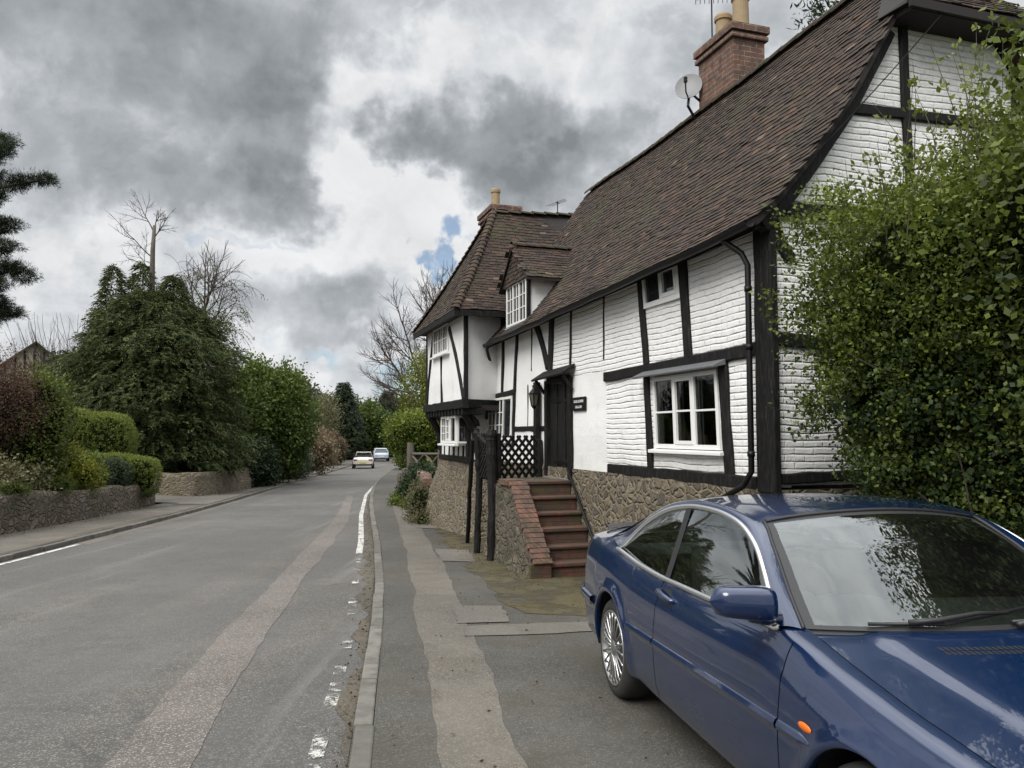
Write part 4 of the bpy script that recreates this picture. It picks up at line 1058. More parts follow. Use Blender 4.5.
ds = hthing('satellite_dish', 'pale grey satellite dish on the side of the brick chimney', 'satellite dish', (2.05,-.62,6.95))
m = MB(); rows = []; ctr = Vector((1.93,-.62,7.16)); ax = (Vector((-.62,-.70,.30))).normalized(); ux = ax.cross(Vector((0,0,1))).normalized(); uz = ux.cross(ax)
for r in np.linspace(0.001,.215,7): rows.append([ctr+ax*(r*r*1.0)+ux*(r*math.cos(x))+uz*(r*1.1*math.sin(x)) for x in np.linspace(0,2*PI,25)])
m.grid(rows); m.grid([[p-ax*.008 for p in r] for r in rows]); m.grid([rows[-1], [p-ax*.008 for p in rows[-1]]])
hpart(m, 'dish', plain('dish grey', (.20,.205,.21), .5, .08, 5, 0), ds, smooth=True)
m = MB(); m.tube([ctr-uz*.2, ctr-uz*.24+ax*.2, ctr+ax*.27-uz*.10], .012, 6); m.lathe([(.03,-.03),(.03,.05)], ctr+ax*.27-uz*.08, 'z', 8); hpart(m, 'feed_arm', M['black_metal'], ds)
m = MB(); m.tube([ctr-ax*.01, ctr-ax*.1, (2.08,-.68,6.95)], .02, 6); m.tube([ctr-uz*.1-ax*.03, ctr-uz*.35, (2.06,-.66,6.58)], .022, 6); hpart(m, 'mount', M['black_metal'], ds)

def aerial(base, h, n, w, label, mast_r=.012, yaw=0.0, step=.09):
    o = hthing('tv_aerial', label, 'aerial', base); x, y, z = base
    m = MB(); m.tube([(x,y,z),(x,y,z+h)], mast_r, 6); hpart(m, 'mast', M['black_metal'], o)
    m = MB(); c, s_ = math.cos(yaw), math.sin(yaw); L_ = step*(n-1)
    m.tube([(x-c*L_*.5,y-s_*L_*.5,z+h-.04),(x+c*L_*.5,y+s_*L_*.5,z+h-.04)], .008, 5)
    for i in range(n):
        q = -L_/2+i*step; ww = w*(1-.35*i/n)
        for up_ in (0,):
            m.tube([(x+c*q+s_*ww,y+s_*q-c*ww,z+h-.04),(x+c*q-s_*ww,y+s_*q+c*ww,z+h-.04)], .005, 4)
    hpart(m, 'elements', M['black_metal'], o)
    return o
aerial((2.30,-.72,7.7), .98, 8, .20, 'black television aerial above the tall brick chimney', yaw=2.6, step=.07)
aerial((1.9,5.0,6.5), .42, 3, .34, 'small dark aerial on the ridge of the far wing roof', yaw=.3, step=.06)
cb = hthing('overhead_cable', 'thin dark cable slanting across the white gable', 'cable', (1.9,-5.4,5.9))
m = MB(); pts = []
for f in np.linspace(0,1,14): p = Vector((1.95,-5.62,6.0)).lerp(Vector((.25,-5.36,4.16)), f); p.z -= .03*math.sin(PI*f); pts.append(p)
m.tube(pts, .006, 5); hpart(m, 'wire', M['black_metal'], cb)

# ------------------------------------------------------------------ garden walls, fences
def garden_wall(name, label, pts, h, thick, mat, seed=0, cope=True, group=None):
    """rough stone wall along pts [(x,y)], h(x,y) height above ground"""
    P = [Vector((p[0],p[1])) for p in pts]; pl = []
    for a, b in zip(P, P[1:]):
        n = max(2, int((b-a).length/.22)); pl += [a.lerp(b, i/n) for i in range(n)]
    pl.append(P[-1]); m = MB(); rows = []; nv = 8
    for i, p in enumerate(pl):
        d = (pl[min(i+1,len(pl)-1)]-pl[max(i-1,0)]).normalized(); q = Vector((-d.y, d.x)); g = gz(p.y); hh = h(p.x, p.y)*(1+.12*nz(p.x*1.3,p.y*1.3,seed)+.08*nz(p.x*4,p.y*4,seed))
        r = []
        for side in (-1, 1):
            vs = range(nv+1) if side < 0 else range(nv, -1, -1)
            for v in vs:
                f = v/nv; th = thick/2*(1.12-.18*f); o_ = .035*nz(p.x*2.6+side*9,p.y*2.6,f*hh*3.2+seed)+.02*nz(p.x*7,p.y*7,f*hh*7+side)
                c = p + q*side*(th+o_); r.append((c.x, c.y, g-.3+(hh+.3)*f))
        rows.append(r)
    m.grid(rows); n = len(rows[0]); m.add(rows[0], [tuple(range(n))]); m.add(rows[-1], [tuple(range(n))])
    o = m.build(name, mat, smooth=True); tag(o, label, 'garden wall', group)
    return o
garden_wall('stone_garden_wall', 'low mossy rubble wall below the clipped hedges on the left, nearest the viewer', [(-9.95,4),(-9.95,11),(-10.12,15.8),(-10.22,19),(-10.55,23.4)], lambda x,y: float(np.interp(y,[4,15.8,23.4],[.95,.76,.60])), .36, M['ragstone_wall'], 1)
garden_wall('stone_garden_wall', 'pale stone wall at the foot of the tall conifer, beyond the driveway opening', [(-14.5,28.0),(-11.9,27.3),(-10.75,27.2),(-10.75,32.5)], lambda x,y: .80, .4, M['ragstone'], 2)
garden_wall('stone_garden_wall', 'low distant stone wall under shrubs towards the far white car', [(-11.6,38),(-13.2,47),(-14.6,56)], lambda x,y: .62, .4, M['ragstone_wall'], 3)
garden_wall('brick_garden_wall', 'old reddish garden wall with ivy just past the jettied wing', [tuple(hloc(-.6,6.95,0))[:2], (-2.35,21.6), (-2.75,23.6)], lambda x,y: 1.0, .25, M['brick'], 4)
def post_fence():
    o = thing('rustic_fence', 'weathered grey posts with crossed rails beside the pavement past the cottage', 'fence', (-2.9,23.8,gz(23.8)))
    def cp(pts, r, nm, seed, n=8):
        m = MB(); rr = random.Random(seed); pl = []; rs = []
        for a, b in zip(pts, pts[1:]):
            for j in range(6): pl.append(Vector(a).lerp(Vector(b), j/6)+Vector((rr.uniform(-.01,.01),rr.uniform(-.01,.01),0))-Vector(o.location)); rs.append(r*(1+rr.uniform(-.12,.12)))
        pl.append(Vector(pts[-1])-Vector(o.location)); rs.append(r*.9); m.tube(pl, rs, n); m.build(nm, M['wood_grey'], o)
    cp([(-3.02,23.9,-.4),(-3.03,23.9,1.45)], .10, 'post', 1); cp([(-3.22,24.4,-.4),(-3.25,24.4,.66)], .12, 'post', 2)
    cp([(-3.5,25.2,-.4),(-3.5,25.2,.5)], .10, 'post', 3)
    cp([(-2.0,22.2,-.3),(-2.0,22.2,1.3)], .06, 'post', 4)
    cp([(-3.0,23.9,1.12),(-2.0,22.2,1.16)], .035, 'rail', 5); cp([(-3.0,23.9,.62),(-2.0,22.2,.66)], .035, 'rail', 6)
    cp([(-3.0,23.9,.64),(-2.5,23.05,1.14)], .03, 'cross_rail', 7); cp([(-2.5,23.05,1.14),(-2.0,22.2,.66)], .03, 'cross_rail', 8)
    cp([(-3.0,23.9,1.1),(-2.5,23.05,.64)], .03, 'cross_rail', 9); cp([(-2.5,23.05,.64),(-2.0,22.2,1.14)], .03, 'cross_rail', 10)
post_fence()

# ------------------------------------------------------------------ houses seen far off
def small_house(name, label, loc, rz, w, d, eave, ridge, wallm, roofm, studs=0):
    o = thing(name, label, 'house', loc, rz)
    m = MB(); n = 14; m.add([(-w/2,-d/2,-1.5),(w/2,-d/2,-1.5),(w/2,-d/2,eave),(0,-d/2,ridge),(-w/2,-d/2,eave),(-w/2,d/2,-1.5),(w/2,d/2,-1.5),(w/2,d/2,eave),(0,d/2,ridge),(-w/2,d/2,eave)],
          [(0,1,2,3,4),(9,8,7,6,5),(1,6,7,2),(0,4,9,5)]); m.build('wall', wallm, o)
    m = MB(); e = .45; k_ = (ridge-eave)/(w/2)
    for sgn in (-1,1):
        a = [(sgn*(w/2+e),-d/2-e,eave-e*k_),(sgn*(w/2+e),d/2+e,eave-e*k_),(0,d/2+e,ridge+.02),(0,-d/2-e,ridge+.02)]
        m.hexa(a, [(x,y,z+.14) for x,y,z in a])
    m.build('roof', roofm, o)
    if studs:
        m = MB()
        for i in range(studs+1):
            x = -w/2+w*i/studs; top = eave+(ridge-eave)*(1-abs(x)/(w/2)); m.box((x-.07,-d/2-.05,0),(x+.07,-d/2+.01,max(.3,top-.05)))
        m.box((-w/2,-d/2-.045,eave-.1),(w/2,-d/2+.01,eave+.1)); m.build('timber_frame', M['timber'], o)
        for i in (-1,1):
            m = MB(); m.box((i*w*.2-.5,-d/2-.06,eave-1.6),(i*w*.2+.5,-d/2-.02,eave-.5)); m.build('window', M['pane'], o)
    return o
small_house('timbered_house', 'house with cream timbered gable half hidden behind the hedge at far left', (-36.6,60,1.5), rad(38), 7.0, 9, 3.6, 6.6, plain('cream render', (.48,.44,.34), .8, .1, 3, .1), M['ridge'], 12)
small_house('white_house', 'white gabled house far down the road between dark trees', (-19.6,124,-1.0), rad(-30), 5, 7, 3.6, 6.6, M['frame_white'], M['ridge'])

# ------------------------------------------------------------------ cars far down the road
def far_car(name, label, loc, rz, paint, convertible=False, front=False):
    o = thing(name, label, 'car', loc, rz)               # local -y faces the viewer
    W2 = .88; st_ = [(-2.05,.42,.74,.80),(-1.98,.30,.92,.90),(-1.3,.22,.98,.97),(-.4,.22,.95,1.0),(.6,.22,.94,1.0),(1.5,.22,.86,.97),(2.0,.28,.72,.88),(2.08,.40,.60,.78)]
    m = MB(); rows = []
    for y, zb, zt, k_ in st_:
        rows.append([(-W2*k_*.96,y,zb),(-W2*k_,y,zb+.25*(zt-zb)),(-W2*k_*.985,y,zb+.75*(zt-zb)),(-W2*k_*.88,y,zt-.02),(-W2*k_*.4,y,zt+.01),(W2*k_*.4,y,zt+.01),(W2*k_*.88,y,zt-.02),(W2*k_*.985,y,zb+.75*(zt-zb)),(W2*k_,y,zb+.25*(zt-zb)),(W2*k_*.96,y,zb)])
    m.grid(rows); n = 10; m.add(rows[0],[tuple(range(n))]); m.add(rows[-1],[tuple(range(n))]); m.build('body', paint, o, smooth=True)
    m = MB()
    if convertible:
        m.hexa([(-.70,-1.35,.94),(.70,-1.35,.94),(.72,-.55,.92),(-.72,-.55,.92)],[(-.66,-1.25,1.12),(.66,-1.25,1.12),(.66,-.65,1.10),(-.66,-.65,1.10)]); m.build('folded_hood', M['black_metal'], o, bevel=.05)
        for x in (-.36,.36):
            m = MB(); m.box((x-.24,-.5,.8),(x+.24,-.32,1.22)); m.box((x-.13,-.48,1.22),(x+.13,-.36,1.36)); m.build('seat', M['black_metal'], o, bevel=.04)
        m = MB(); m.tube([(-.72,.95,.93),(-.60,.45,1.36),(.60,.45,1.36),(.72,.95,.93)], .035, 6); m.build('windscreen_frame', paint, o)
        m = MB(); m.quad((-.70,.93,.95),(.70,.93,.95),(.59,.46,1.34),(-.59,.46,1.34)); m.build('windscreen', M['pane'], o)
    else:
        m.hexa([(-.78,-1.15,.93),(.78,-1.15,.93),(.80,1.9,.93),(-.80,1.9,.93)],[(-.60,-.35,1.42),(.60,-.35,1.42),(.62,1.4,1.44),(-.62,1.4,1.44)]); m.build('cabin_windows', M['pane'], o, bevel=.03)
        m = MB(); m.hexa([(-.63,-.42,1.42),(.63,-.42,1.42),(.65,1.45,1.44),(-.65,1.45,1.44)],[(-.55,-.3,1.49),(.55,-.3,1.49),(.57,1.35,1.50),(-.57,1.35,1.50)]); m.build('car_roof', paint, o, bevel=.03)
        for sx in (-1,1):
            for (a,b) in (((.80,-1.18,.94),(.62,-.38,1.44)),((.81,.3,.94),(.65,.3,1.44)),((.81,1.92,.94),(.64,1.42,1.45))):
                m = MB(); m.tube([(sx*a[0],a[1],a[2]),(sx*b[0],b[1],b[2])], .04, 6); m.build('pillar', paint, o)
    for x in (-.80,.80):
        for y in (-1.3,1.28):
            m = MB(); m.lathe([(.12,-.1),(.30,-.1),(.32,-.07),(.32,.07),(.30,.1),(.12,.1)], (x,y,.32), 'x', 18); w_ = m.build('wheel', M['tyre'], o)
            m = MB(); m.lathe([(.02,-.105),(.20,-.11),(.20,.11),(.02,.105)], (x,y,.32), 'x', 14); m.build('rim', M['alloy'], w_)
    red = (.25,.02,.015) if not front else (.6,.6,.58)
    for x in (-.62,.62):
        m = MB(); m.box((x-.16,-2.06,.70),(x+.16,-1.96,.82)); m.build('headlight' if front else 'tail_light', plain(name+' lamp', red, .3, .1, 5, 0), o, bevel=.02)
    m = MB(); m.box((-.26,-2.075,.50),(.26,-2.03,.61)); m.build('number_plate', plain(name+' plate', (.65,.55,.12) if not front else (.7,.7,.7), .5, .05, 5, 0), o)
    m = MB(); m.box((-.80,-2.05,.30),(.80,-1.95,.44)); m.build('bumper', M['black_metal'], o, bevel=.03)
    return o
k = newmat('tyre rubber'); M['tyre'] = setp(k, k.mix(k.noise(k.obj, 12, 4), (.012,.012,.012), (.03,.029,.028)), .85)
k = newmat('alloy'); M['alloy'] = setp(k, (.42,.42,.41), .30, .9)
cream = newmat('cream paint'); cream = setp(cream, (.64,.62,.55), .3, coat=.5)
silver = newmat('pale blue paint'); silver = setp(silver, (.45,.52,.60), .3, coat=.5)
far_car('parked_convertible', 'cream open top car parked on the left edge of the road in the distance', (-12.75,69,gz(69)+ROAD_DZ), rad(9), cream, convertible=True)
far_car('oncoming_car', 'pale blue car facing this way beyond the cream convertible', (-15.2,93,gz(93)+ROAD_DZ), rad(12), silver, front=True)
# ------------------------------------------------------------------ the blue coupe
k = newmat('blue metallic paint')
fl_ = k.noise(k.obj, 900, 2, .5)
k.l.new(k.mix(fl_, (.0003,.0080,.038), (.001,.020,.082)), k.p.inputs['Base Color'])
dirt = k.noise(k.obj, 5, 6, .65)
k.p.inputs['Metallic'].default_value = .18; k.put(k.p.inputs['Roughness'], k.ramp(dirt, [(.3,.26),(.7,.32)]))
k.p.inputs['Coat Weight'].default_value = 1.0; k.put(k.p.inputs['Coat Roughness'], k.ramp(dirt, [(.35,.015),(.75,.035)]))
k.p.inputs['Coat IOR'].default_value = 1.55
k.l.new(k.bump(k.noise(k.obj, 160, 2), .004, .001), k.p.inputs['Coat Normal'])
M['carblue'] = k.mat
def car_glass(name, tint, ior=1.6, gain=1.4):
    k = newmat(name); k.n.remove(k.p)
    fr = k.new('ShaderNodeFresnel'); fr.inputs[0].default_value = ior
    t = k.new('ShaderNodeBsdfTransparent'); t.inputs[0].default_value = (*tint,1)
    g = k.new('ShaderNodeBsdfGlossy'); g.inputs['Roughness'].default_value = .01; g.inputs[0].default_value = (.95,1,1,1)
    mx = k.new('ShaderNodeMixShader'); k.l.new(k.math('MULTIPLY', fr.outputs[0], gain, clamp=True), mx.inputs[0]); k.l.new(t.outputs[0], mx.inputs[1]); k.l.new(g.outputs[0], mx.inputs[2])
    dust = k.new('ShaderNodeBsdfDiffuse'); dust.inputs[0].default_value = (.3,.3,.28,1)
    m2 = k.new('ShaderNodeMixShader'); k.l.new(k.math('MULTIPLY', k.noise(k.obj, 3, 6, .7), .02), m2.inputs[0]); k.l.new(mx.outputs[0], m2.inputs[1]); k.l.new(dust.outputs[0], m2.inputs[2])
    k.l.new(m2.outputs[0], k.out.inputs[0]); return k.mat
M['carglass'] = car_glass('tinted car glass', (.62,.70,.66), 1.7, 2.1)
M['screen'] = car_glass('windscreen glass', (.60,.68,.63), 1.65, 1.8)
k = newmat('satin trim'); M['chrome'] = setp(k, (.80,.80,.80), .32, 1.0)
M['plastic'] = plain('black car plastic', (.018,.018,.019), .5, .2, 30, .15, .001)
M['inside'] = plain('dark car interior', (.035,.035,.038), .8, .3, 8, .2)
M['wheelgrey'] = plain('steering wheel leather', (.10,.10,.10), .5, .1, 9, 0)
M['seatm'] = plain('grey seat leather', (.05,.05,.05), .55, .2, 6, .2)
M['orange'] = plain('orange lens', (.75,.16,.01), .2, .08, 60, .2, .001)
M['redlens'] = plain('red lens', (.25,.01,.01), .15, .1, 30, 0)
M['clearlens'] = plain('clear lens', (.5,.5,.5), .1, .1, 30, 0)

car = thing('parked_coupe', 'dark blue two door coupe parked on the pavement in front of the cottage', 'car', (1.506,5.488,0), rad(-79.86))
XB = [-1.02,-.9,-.6,-.42,-.02,.4,.73,1.31,1.74,2.07,2.2,2.35,2.5,2.69,2.92,3.1,3.3,3.44]
ZB = [.86,.945,.962,.962,.945,.905,.893,.90,.91,.92,.90,.865,.832,.795,.762,.735,.69,.62]
xx = np.linspace(-1.02, 3.44, 900); zz = np.interp(xx, XB, ZB); zz = np.convolve(np.pad(zz, 15, mode='edge'), np.ones(31)/31, 'valid')
zb = lambda x: float(np.interp(x, xx, zz))
def plan(x): return float(np.interp(x, [-1.03,-1.0,-.92,-.75,-.4,0,2.6,2.9,3.15,3.32,3.42,3.46], [.70,.80,.90,.955,.985,1,1,.985,.95,.88,.76,.62]))
WX = (0.0, 2.725); RA = .352; ZC = .325
def yside(x, z):
    f = (z-.2)/max(.3, zb(x)-.2)
    y = float(np.interp(f, [0,.07,.18,.33,.47,.60,.72,.83,.90,.95,1.0], [.805,.845,.866,.878,.882,.880,.872,.856,.842,.828,.806]))
    # crisp shoulder crease
    y += .006*math.exp(-((f-.80)/.035)**2)
    for wx in WX:
        r = math.hypot(x-wx, z-ZC)
        if z > .2: y += .020*math.exp(-((r-RA-.012)/.045)**2)
    return y*plan(x)
def zbot(x):
    base = float(np.interp(x, [-1.03,-.7,.4,2.3,3.1,3.44], [.34,.27,.225,.225,.22,.26]))
    for wx in WX:
        if abs(x-wx) < RA: base = max(base, ZC+math.sqrt(max(0, RA*RA-(x-wx)**2)))
    return base
arch = [wx + RA*math.sin(a) for wx in WX for a in np.linspace(-PI/2, PI/2, 31)] + [wx+s_*(RA+.002) for wx in WX for s_ in (-1,1)]
def stations(a, b, extra=()):
    xs = [a, b] + [x for x in arch if a+.004 < x < b-.004] + [x for x in np.arange(-1.02, 3.45, .045) if a+.01 < x < b-.01 and all(abs(x-q) > .012 for q in arch)]
    return sorted(xs)
def side_panel(a, b, sy, NV=26):
    rows = []
    for x in stations(a, b):
        z0, z1 = zbot(x), zb(x); r = [(x, sy*(yside(x,z0)-.035), z0-.004), (x, sy*(yside(x,z0)-.012), z0-.006)]
        for v in range(NV+1):
            z = z0+(z1-z0)*v/NV; r.append((x, sy*yside(x,z), z))
        rows.append(r)
    return rows
HX = [2.10,2.2,2.41,2.69,2.92,3.15,3.36]; HZ_ = [.935,.915,.872,.825,.79,.75,.69]
hz_ = lambda x: float(np.interp(x, HX, HZ_))
hy_ = lambda x: .705*float(np.interp(x, [2.1,2.8,3.1,3.3,3.4], [1,1,.97,.90,.78]))
def fender_top(a, b, sy):
    rows = []
    for x in np.linspace(a, b, 40):
        p = Vector((x, sy*yside(x, zb(x)), zb(x))); q = Vector((x, sy*hy_(x), hz_(x)))
        rows.append([(x, p.y+(q.y-p.y)*(1-math.cos(t)), p.z+(q.z-p.z)*math.sin(t)) for t in np.linspace(0, PI/2, 8)])
    return rows
body = MB()
for sy in (-1, 1):
    body.grid(side_panel(-1.02, .815, sy)); body.grid(side_panel(2.203, 3.44, sy)); body.grid(fender_top(2.10, 3.38, sy))
# greenhouse ring
side_y = lambda x, z: .806-(z-.92)*.42
DL = [(2.07,.925),(1.92,1.04),(1.79,1.13),(1.67,1.20),(1.50,1.262),(1.31,1.295),(1.08,1.308),(.79,1.298),(.51,1.25),(.29,1.165),(.15,1.08),(.05,1.0),(-.02,.95)]
OU = [(2.14,.725,.93),(1.98,.69,1.025),(1.83,.650,1.118),(1.70,.617,1.20),(1.53,.575,1.288),(1.31,.585,1.325),(1.08,.59,1.34),(.79,.59,1.335),(.47,.59,1.295),(.18,.60,1.215),(-.05,.62,1.13),(-.28,.655,1.04),(-.42,.72,.985)]
def dense(P, n=6):
    out = []
    P = [Vector(p) for p in P]
    for i in range(len(P)-1):
        p0 = P[max(i-1,0)]; p1 = P[i]; p2 = P[i+1]; p3 = P[min(i+2,len(P)-1)]
        for j in range(n):
            u = j/n; out.append(.5*((2*p1)+(p2-p0)*u+(2*p0-5*p1+4*p2-p3)*u*u+(3*p1-p0-3*p2+p3)*u**3))
    out.append(P[-1]); return out
DLd = dense([Vector((a,0,b)) for a,b in DL]); OUd = dense([Vector(p) for p in OU])
for sy in (-1, 1):
    rows = []
    for d, o_ in zip(DLd, OUd):
        p = Vector((d.x, side_y(d.x,d.z), d.z)); q = o_
        r = []
        for j in range(7):
            f = j/6; c = p.lerp(q, f); out_ = .018*math.sin(PI*f)*min(1,(p-q).length/.06)
            r.append((c.x, sy*(c.y+out_*.8), c.z+out_*.6))
        rows.append(r)
    body.grid(rows)
    # ledge between the belt and the rear quarter
    body.grid([[(x, sy*yside(x, zb(x)), zb(x)) for x in np.linspace(-.02,-.42,8)], [Vector((-.02, sy*side_y(-.02,.95), .95)).lerp(Vector((-.42, sy*.72, .985)), f) for f in np.linspace(0,1,8)]])
    body.grid([[(x, sy*yside(x, zb(x)), zb(x)) for x in np.linspace(-.02,2.10,30)], [(x, sy*(yside(x, zb(x))-.03), zb(x)+.006) for x in np.linspace(-.02,2.10,30)]])
# roof
rail = [p for p in OUd if p.x <= 1.531 and p.x >= .17]
crown = lambda x: float(np.interp(x, [.17,.5,.8,1.1,1.35,1.53,1.6], [1.262,1.338,1.366,1.372,1.362,1.343,1.33]))
rows = []
for p in rail:
    xc = p.x + (.07*max(0,(p.x-1.2)/.33)) + (-.0); r = []
    for j in range(25):
        u = -1+2*j/24; y = p.y*u; w = 1-abs(u)**2.4
        r.append((p.x+(xc-p.x)*(1-u*u), y, p.z+(crown(p.x)-p.z)*w))
    rows.append(r)
body.grid(rows); roof_front = rows[0]; roof_back = rows[-1]
# boot lid, tail
rows = []
for x in [-.42,-.5,-.6,-.7,-.8,-.88,-.94,-.98,-1.0,-1.01]:
    yb, zb0 = yside(x, zb(x)), zb(x); zc = float(np.interp(x, [-1.01,-.98,-.94,-.88,-.7,-.42], [.93,.985,1.012,1.012,1.0,1.005])); r = []
    for j in range(17):
        u = -1+2*j/16; r.append((x-.02*(1-u*u), yb*u, zb0+(zc-zb0)*(1-abs(u)**3)))
    rows.append(r)
body.grid(rows); tail_top = rows[-1]
n = len(tail_top); rows = [tail_top]
for zf, dxx in ((.75,-.03),(.62,-.04),(.58,-.075),(.42,-.075),(.30,-.02)):
    rows.append([(-1.01+dxx*(1-abs(-1+2*j/(n-1))**4)-.0, (-1+2*j/(n-1))*yside(-1.01,zf)*.99, zf) for j in range(n)])
body.grid(rows)
# nose
rows = []
for zf, dxx in ((hz_(3.36),.0),(.62,.055),(.52,.085),(.40,.09),(.26,.04)):
    rows.append([(3.40+dxx+.05*(1-abs(-1+2*j/20)**2), (-1+2*j/20)*.70*(.8 if zf>.65 else .86), zf) for j in range(21)])
body.grid(rows)
bodyo = body.build('body', M['carblue'], car, smooth=True)
es = bodyo.modifiers.new('w', 'WELD'); es.merge_threshold = .0015
def doors():
    for sy in (-1, 1):
        d = MB(); d.grid(side_panel(.823, 2.196, sy))
        rows = [[(x, sy*yside(x, zb(x)), zb(x)) for x in np.linspace(.823,2.10,24)], [(x, sy*(yside(x, zb(x))-.03), zb(x)+.006) for x in np.linspace(.823,2.10,24)]]
        d.grid(rows)
        do = d.build('door', M['carblue'], car, smooth=True)
        h = MB(); yy = yside(.95,.83); h.tube([(.835,sy*(yy-.01),.842),(.86,sy*(yy+.022),.842),(.95,sy*(yy+.028),.832),(1.03,sy*(yy+.020),.822),(1.05,sy*(yy-.01),.820)], [.014,.017,.017,.016,.012], 10); h.build('handle', M['carblue'], do, smooth=True)
        h = MB(); h.grid([[(x, sy*(yside(x,z)+.0015), z) for z in (.795,.865)] for x in np.linspace(.875,.99,6)]); h.build('handle_recess', M['plastic'], do, smooth=True)
        # seams' dark backing
        for a in (.819, 2.2):
            s_ = MB(); s_.grid([[(a+dx_, sy*(yside(a,z)-.006), z) for dx_ in (-.02,.02)] for z in np.linspace(.23, zb(a)-.002, 14)]); s_.build('door_seal', M['plastic'], do)
        t = MB(); xs_ = [x for x in np.linspace(.36, 2.36, 50)]
        for a, b in ((.36,.812),(.826,2.192),(2.208,2.46)):
            rows = []
            for x in np.linspace(a, b, 20):
                zc = float(np.interp(x,[.25,1.45,2.4],[.545,.578,.60])); yy = yside(x, zc)
                tp_ = min(1.0, max(.02, (2.46-x)/.10)); rows.append([(x, sy*(yy-.002+(dy_+.002)*tp_), zc+dz_*tp_) for dy_, dz_ in ((-.002,-.024),(.010,-.020),(.015,-.004),(.006,.014),(-.002,.018))])
            t.grid(rows)
        t.build('rubbing_strip', M['carblue'], do, smooth=False)
doors()
# bonnet
rows = []
for i in range(34):
    f = i/33; r = []
    for j in range(49):
        u = -1+2*j/48
        x0 = 2.155+.15*(1-abs(u)**2.2); x = x0+(3.36+.06*(1-u*u)-x0)*f
        hw = hy_(x)-.006; y = hw*u
        z = hz_(x) + .045*(1-abs(u)**2.2)*(1-.35*f)
        cr = 1/(1+math.exp((abs(y)-(.50-.07*f))*70)); z += .013*cr*min(1,(1-f)*3+.25)
        if f < .08: z -= .010*(1-f/.08)**2
        r.append((x, y, z))
    rows.append(r)
m = MB(); m.grid(rows); bon = m.build('bonnet', M['carblue'], car, smooth=True)
m = MB()
m.grid([[(p[0],p[1],p[2]) for p in [r[0] for r in rows]], [(p[0],p[1]+.004,p[2]-.03) for p in [r[0] for r in rows]]])
m.grid([[r[-1] for r in rows], [(r[-1][0],r[-1][1]-.004,r[-1][2]-.03) for r in rows]]); m.grid([rows[0], [(p[0]+.004,p[1],p[2]-.03) for p in rows[0]]])
m.build('bonnet_edge', M['plastic'], bon)
def bz(x, y):                                        # height of the bonnet skin
    u = y/max(.01,hy_(x)-.006); x0 = 2.155+.15*(1-abs(u)**2.2); f = (x-x0)/(3.36+.06*(1-u*u)-x0)
    z = hz_(x)+.045*(1-abs(u)**2.2)*(1-.35*f); cr = 1/(1+math.exp((abs(y)-(.50-.07*f))*70)); return z+.013*cr*min(1,(1-f)*3+.25)
m = MB()
for r_ in range(2):
    for i in range(34):
        y = -.36+i*.022; x = 2.42+.035*r_+.05*(1-(y/.4)**2)
        m.hexa([(x,y,bz(x,y)+.0008),(x+.026,y+.004,bz(x+.026,y)+.0008),(x+.026,y+.016,bz(x+.026,y)+.0008),(x,y+.012,bz(x,y)+.0008)], [(x,y,bz(x,y)+.0022),(x+.026,y+.004,bz(x+.026,y)+.0022),(x+.026,y+.016,bz(x+.026,y)+.0022),(x,y+.012,bz(x,y)+.0022)])
m.build('vent_slots', M['plastic'], bon)
# windscreen, rear window, cowl
ws_edge = [p for p in OUd if p.x >= 1.529]            # bottom to top
def screen_grid(nu=41):
    rows = []
    for i, p in enumerate(ws_edge):
        f = i/(len(ws_edge)-1); r = []
        for j in range(nu):
            u = -1+2*j/(nu-1); w = 1-u*u
            r.append((p.x-.012+(.20*(1-f)+.085*f)*w*1.0, (p.y-.012)*u, p.z+(.012*(1-f)+.052*f)*w+.010*math.sin(PI*f)))
        rows.append(r)
    return rows
rows = screen_grid(); m = MB(); m.grid(rows); nr, nc = len(rows), len(rows[0]); mi = []
for i in range(nr-1):
    for j in range(nc-1):
        bord = j < 1 or j >= nc-2 or i < 1 or i >= nr-2
        mi.append(1 if bord else 0)
m.m = mi; m.build('windscreen', [M['screen'], M['plastic']], car, smooth=True)
m = MB(); e = [Vector((p.x-.004, p.y, p.z+.003)) for p in ws_edge]
for sy in (-1,1): m.tube([(p.x, p.y*sy, p.z) for p in e], .009, 6)
m.tube([Vector(q)+Vector((-.004,0,.004)) for q in rows[-1]], .010, 6); m.build('screen_seal', M['plastic'], car, smooth=True)
m = MB()
m.grid([[Vector(q)+Vector((-.01,0,-.004)) for q in rows[0]], [(2.17+.155*(1-abs(-1+2*j/(nc-1))**2.2), (-1+2*j/(nc-1))*.70, .905+.025*(1-(-1+2*j/(nc-1))**2)) for j in range(nc)]])
m.build('cowl_panel', M['plastic'], car, smooth=True)
wp = rows
def scr(f, u, off=.018):
    i = f*(nr-1); j = (u+1)/2*(nc-1); p = Vector(rows[int(round(i))][int(round(j))]); return p+Vector((off*.75,0,off))
m = MB(); m.tube([scr(.03,-.52,.02), scr(.05,-.36,.03), scr(.09,-.1,.03), scr(.10,.12,.025)], [.012,.011,.009,.007], 6); m.tube([scr(.035,-.70,.012), scr(.06,-.3,.012), scr(.13,.30,.012)], .008, 5); m.build('wiper', M['plastic'], car, smooth=True)
m = MB(); m.tube([scr(.02,.1,.02), scr(.05,.35,.03), scr(.10,.6,.03)], [.012,.010,.007], 6); m.tube([scr(.03,.08,.012), scr(.06,.4,.012), scr(.13,.84,.012)], .008, 5); m.build('wiper', M['plastic'], car, smooth=True)
br = [p for p in OUd if p.x <= .18]; n = len(br); rr_ = []
for i, p in enumerate(br):
    f = i/(n-1); r = []
    for j in range(17):
        u = -1+2*j/16; w = 1-u*u; r.append((p.x-.01-.02*w*f, p.y*u, p.z+(.045*(1-f)+.02*f)*w+.012*math.sin(PI*f)))
    rr_.append(r)
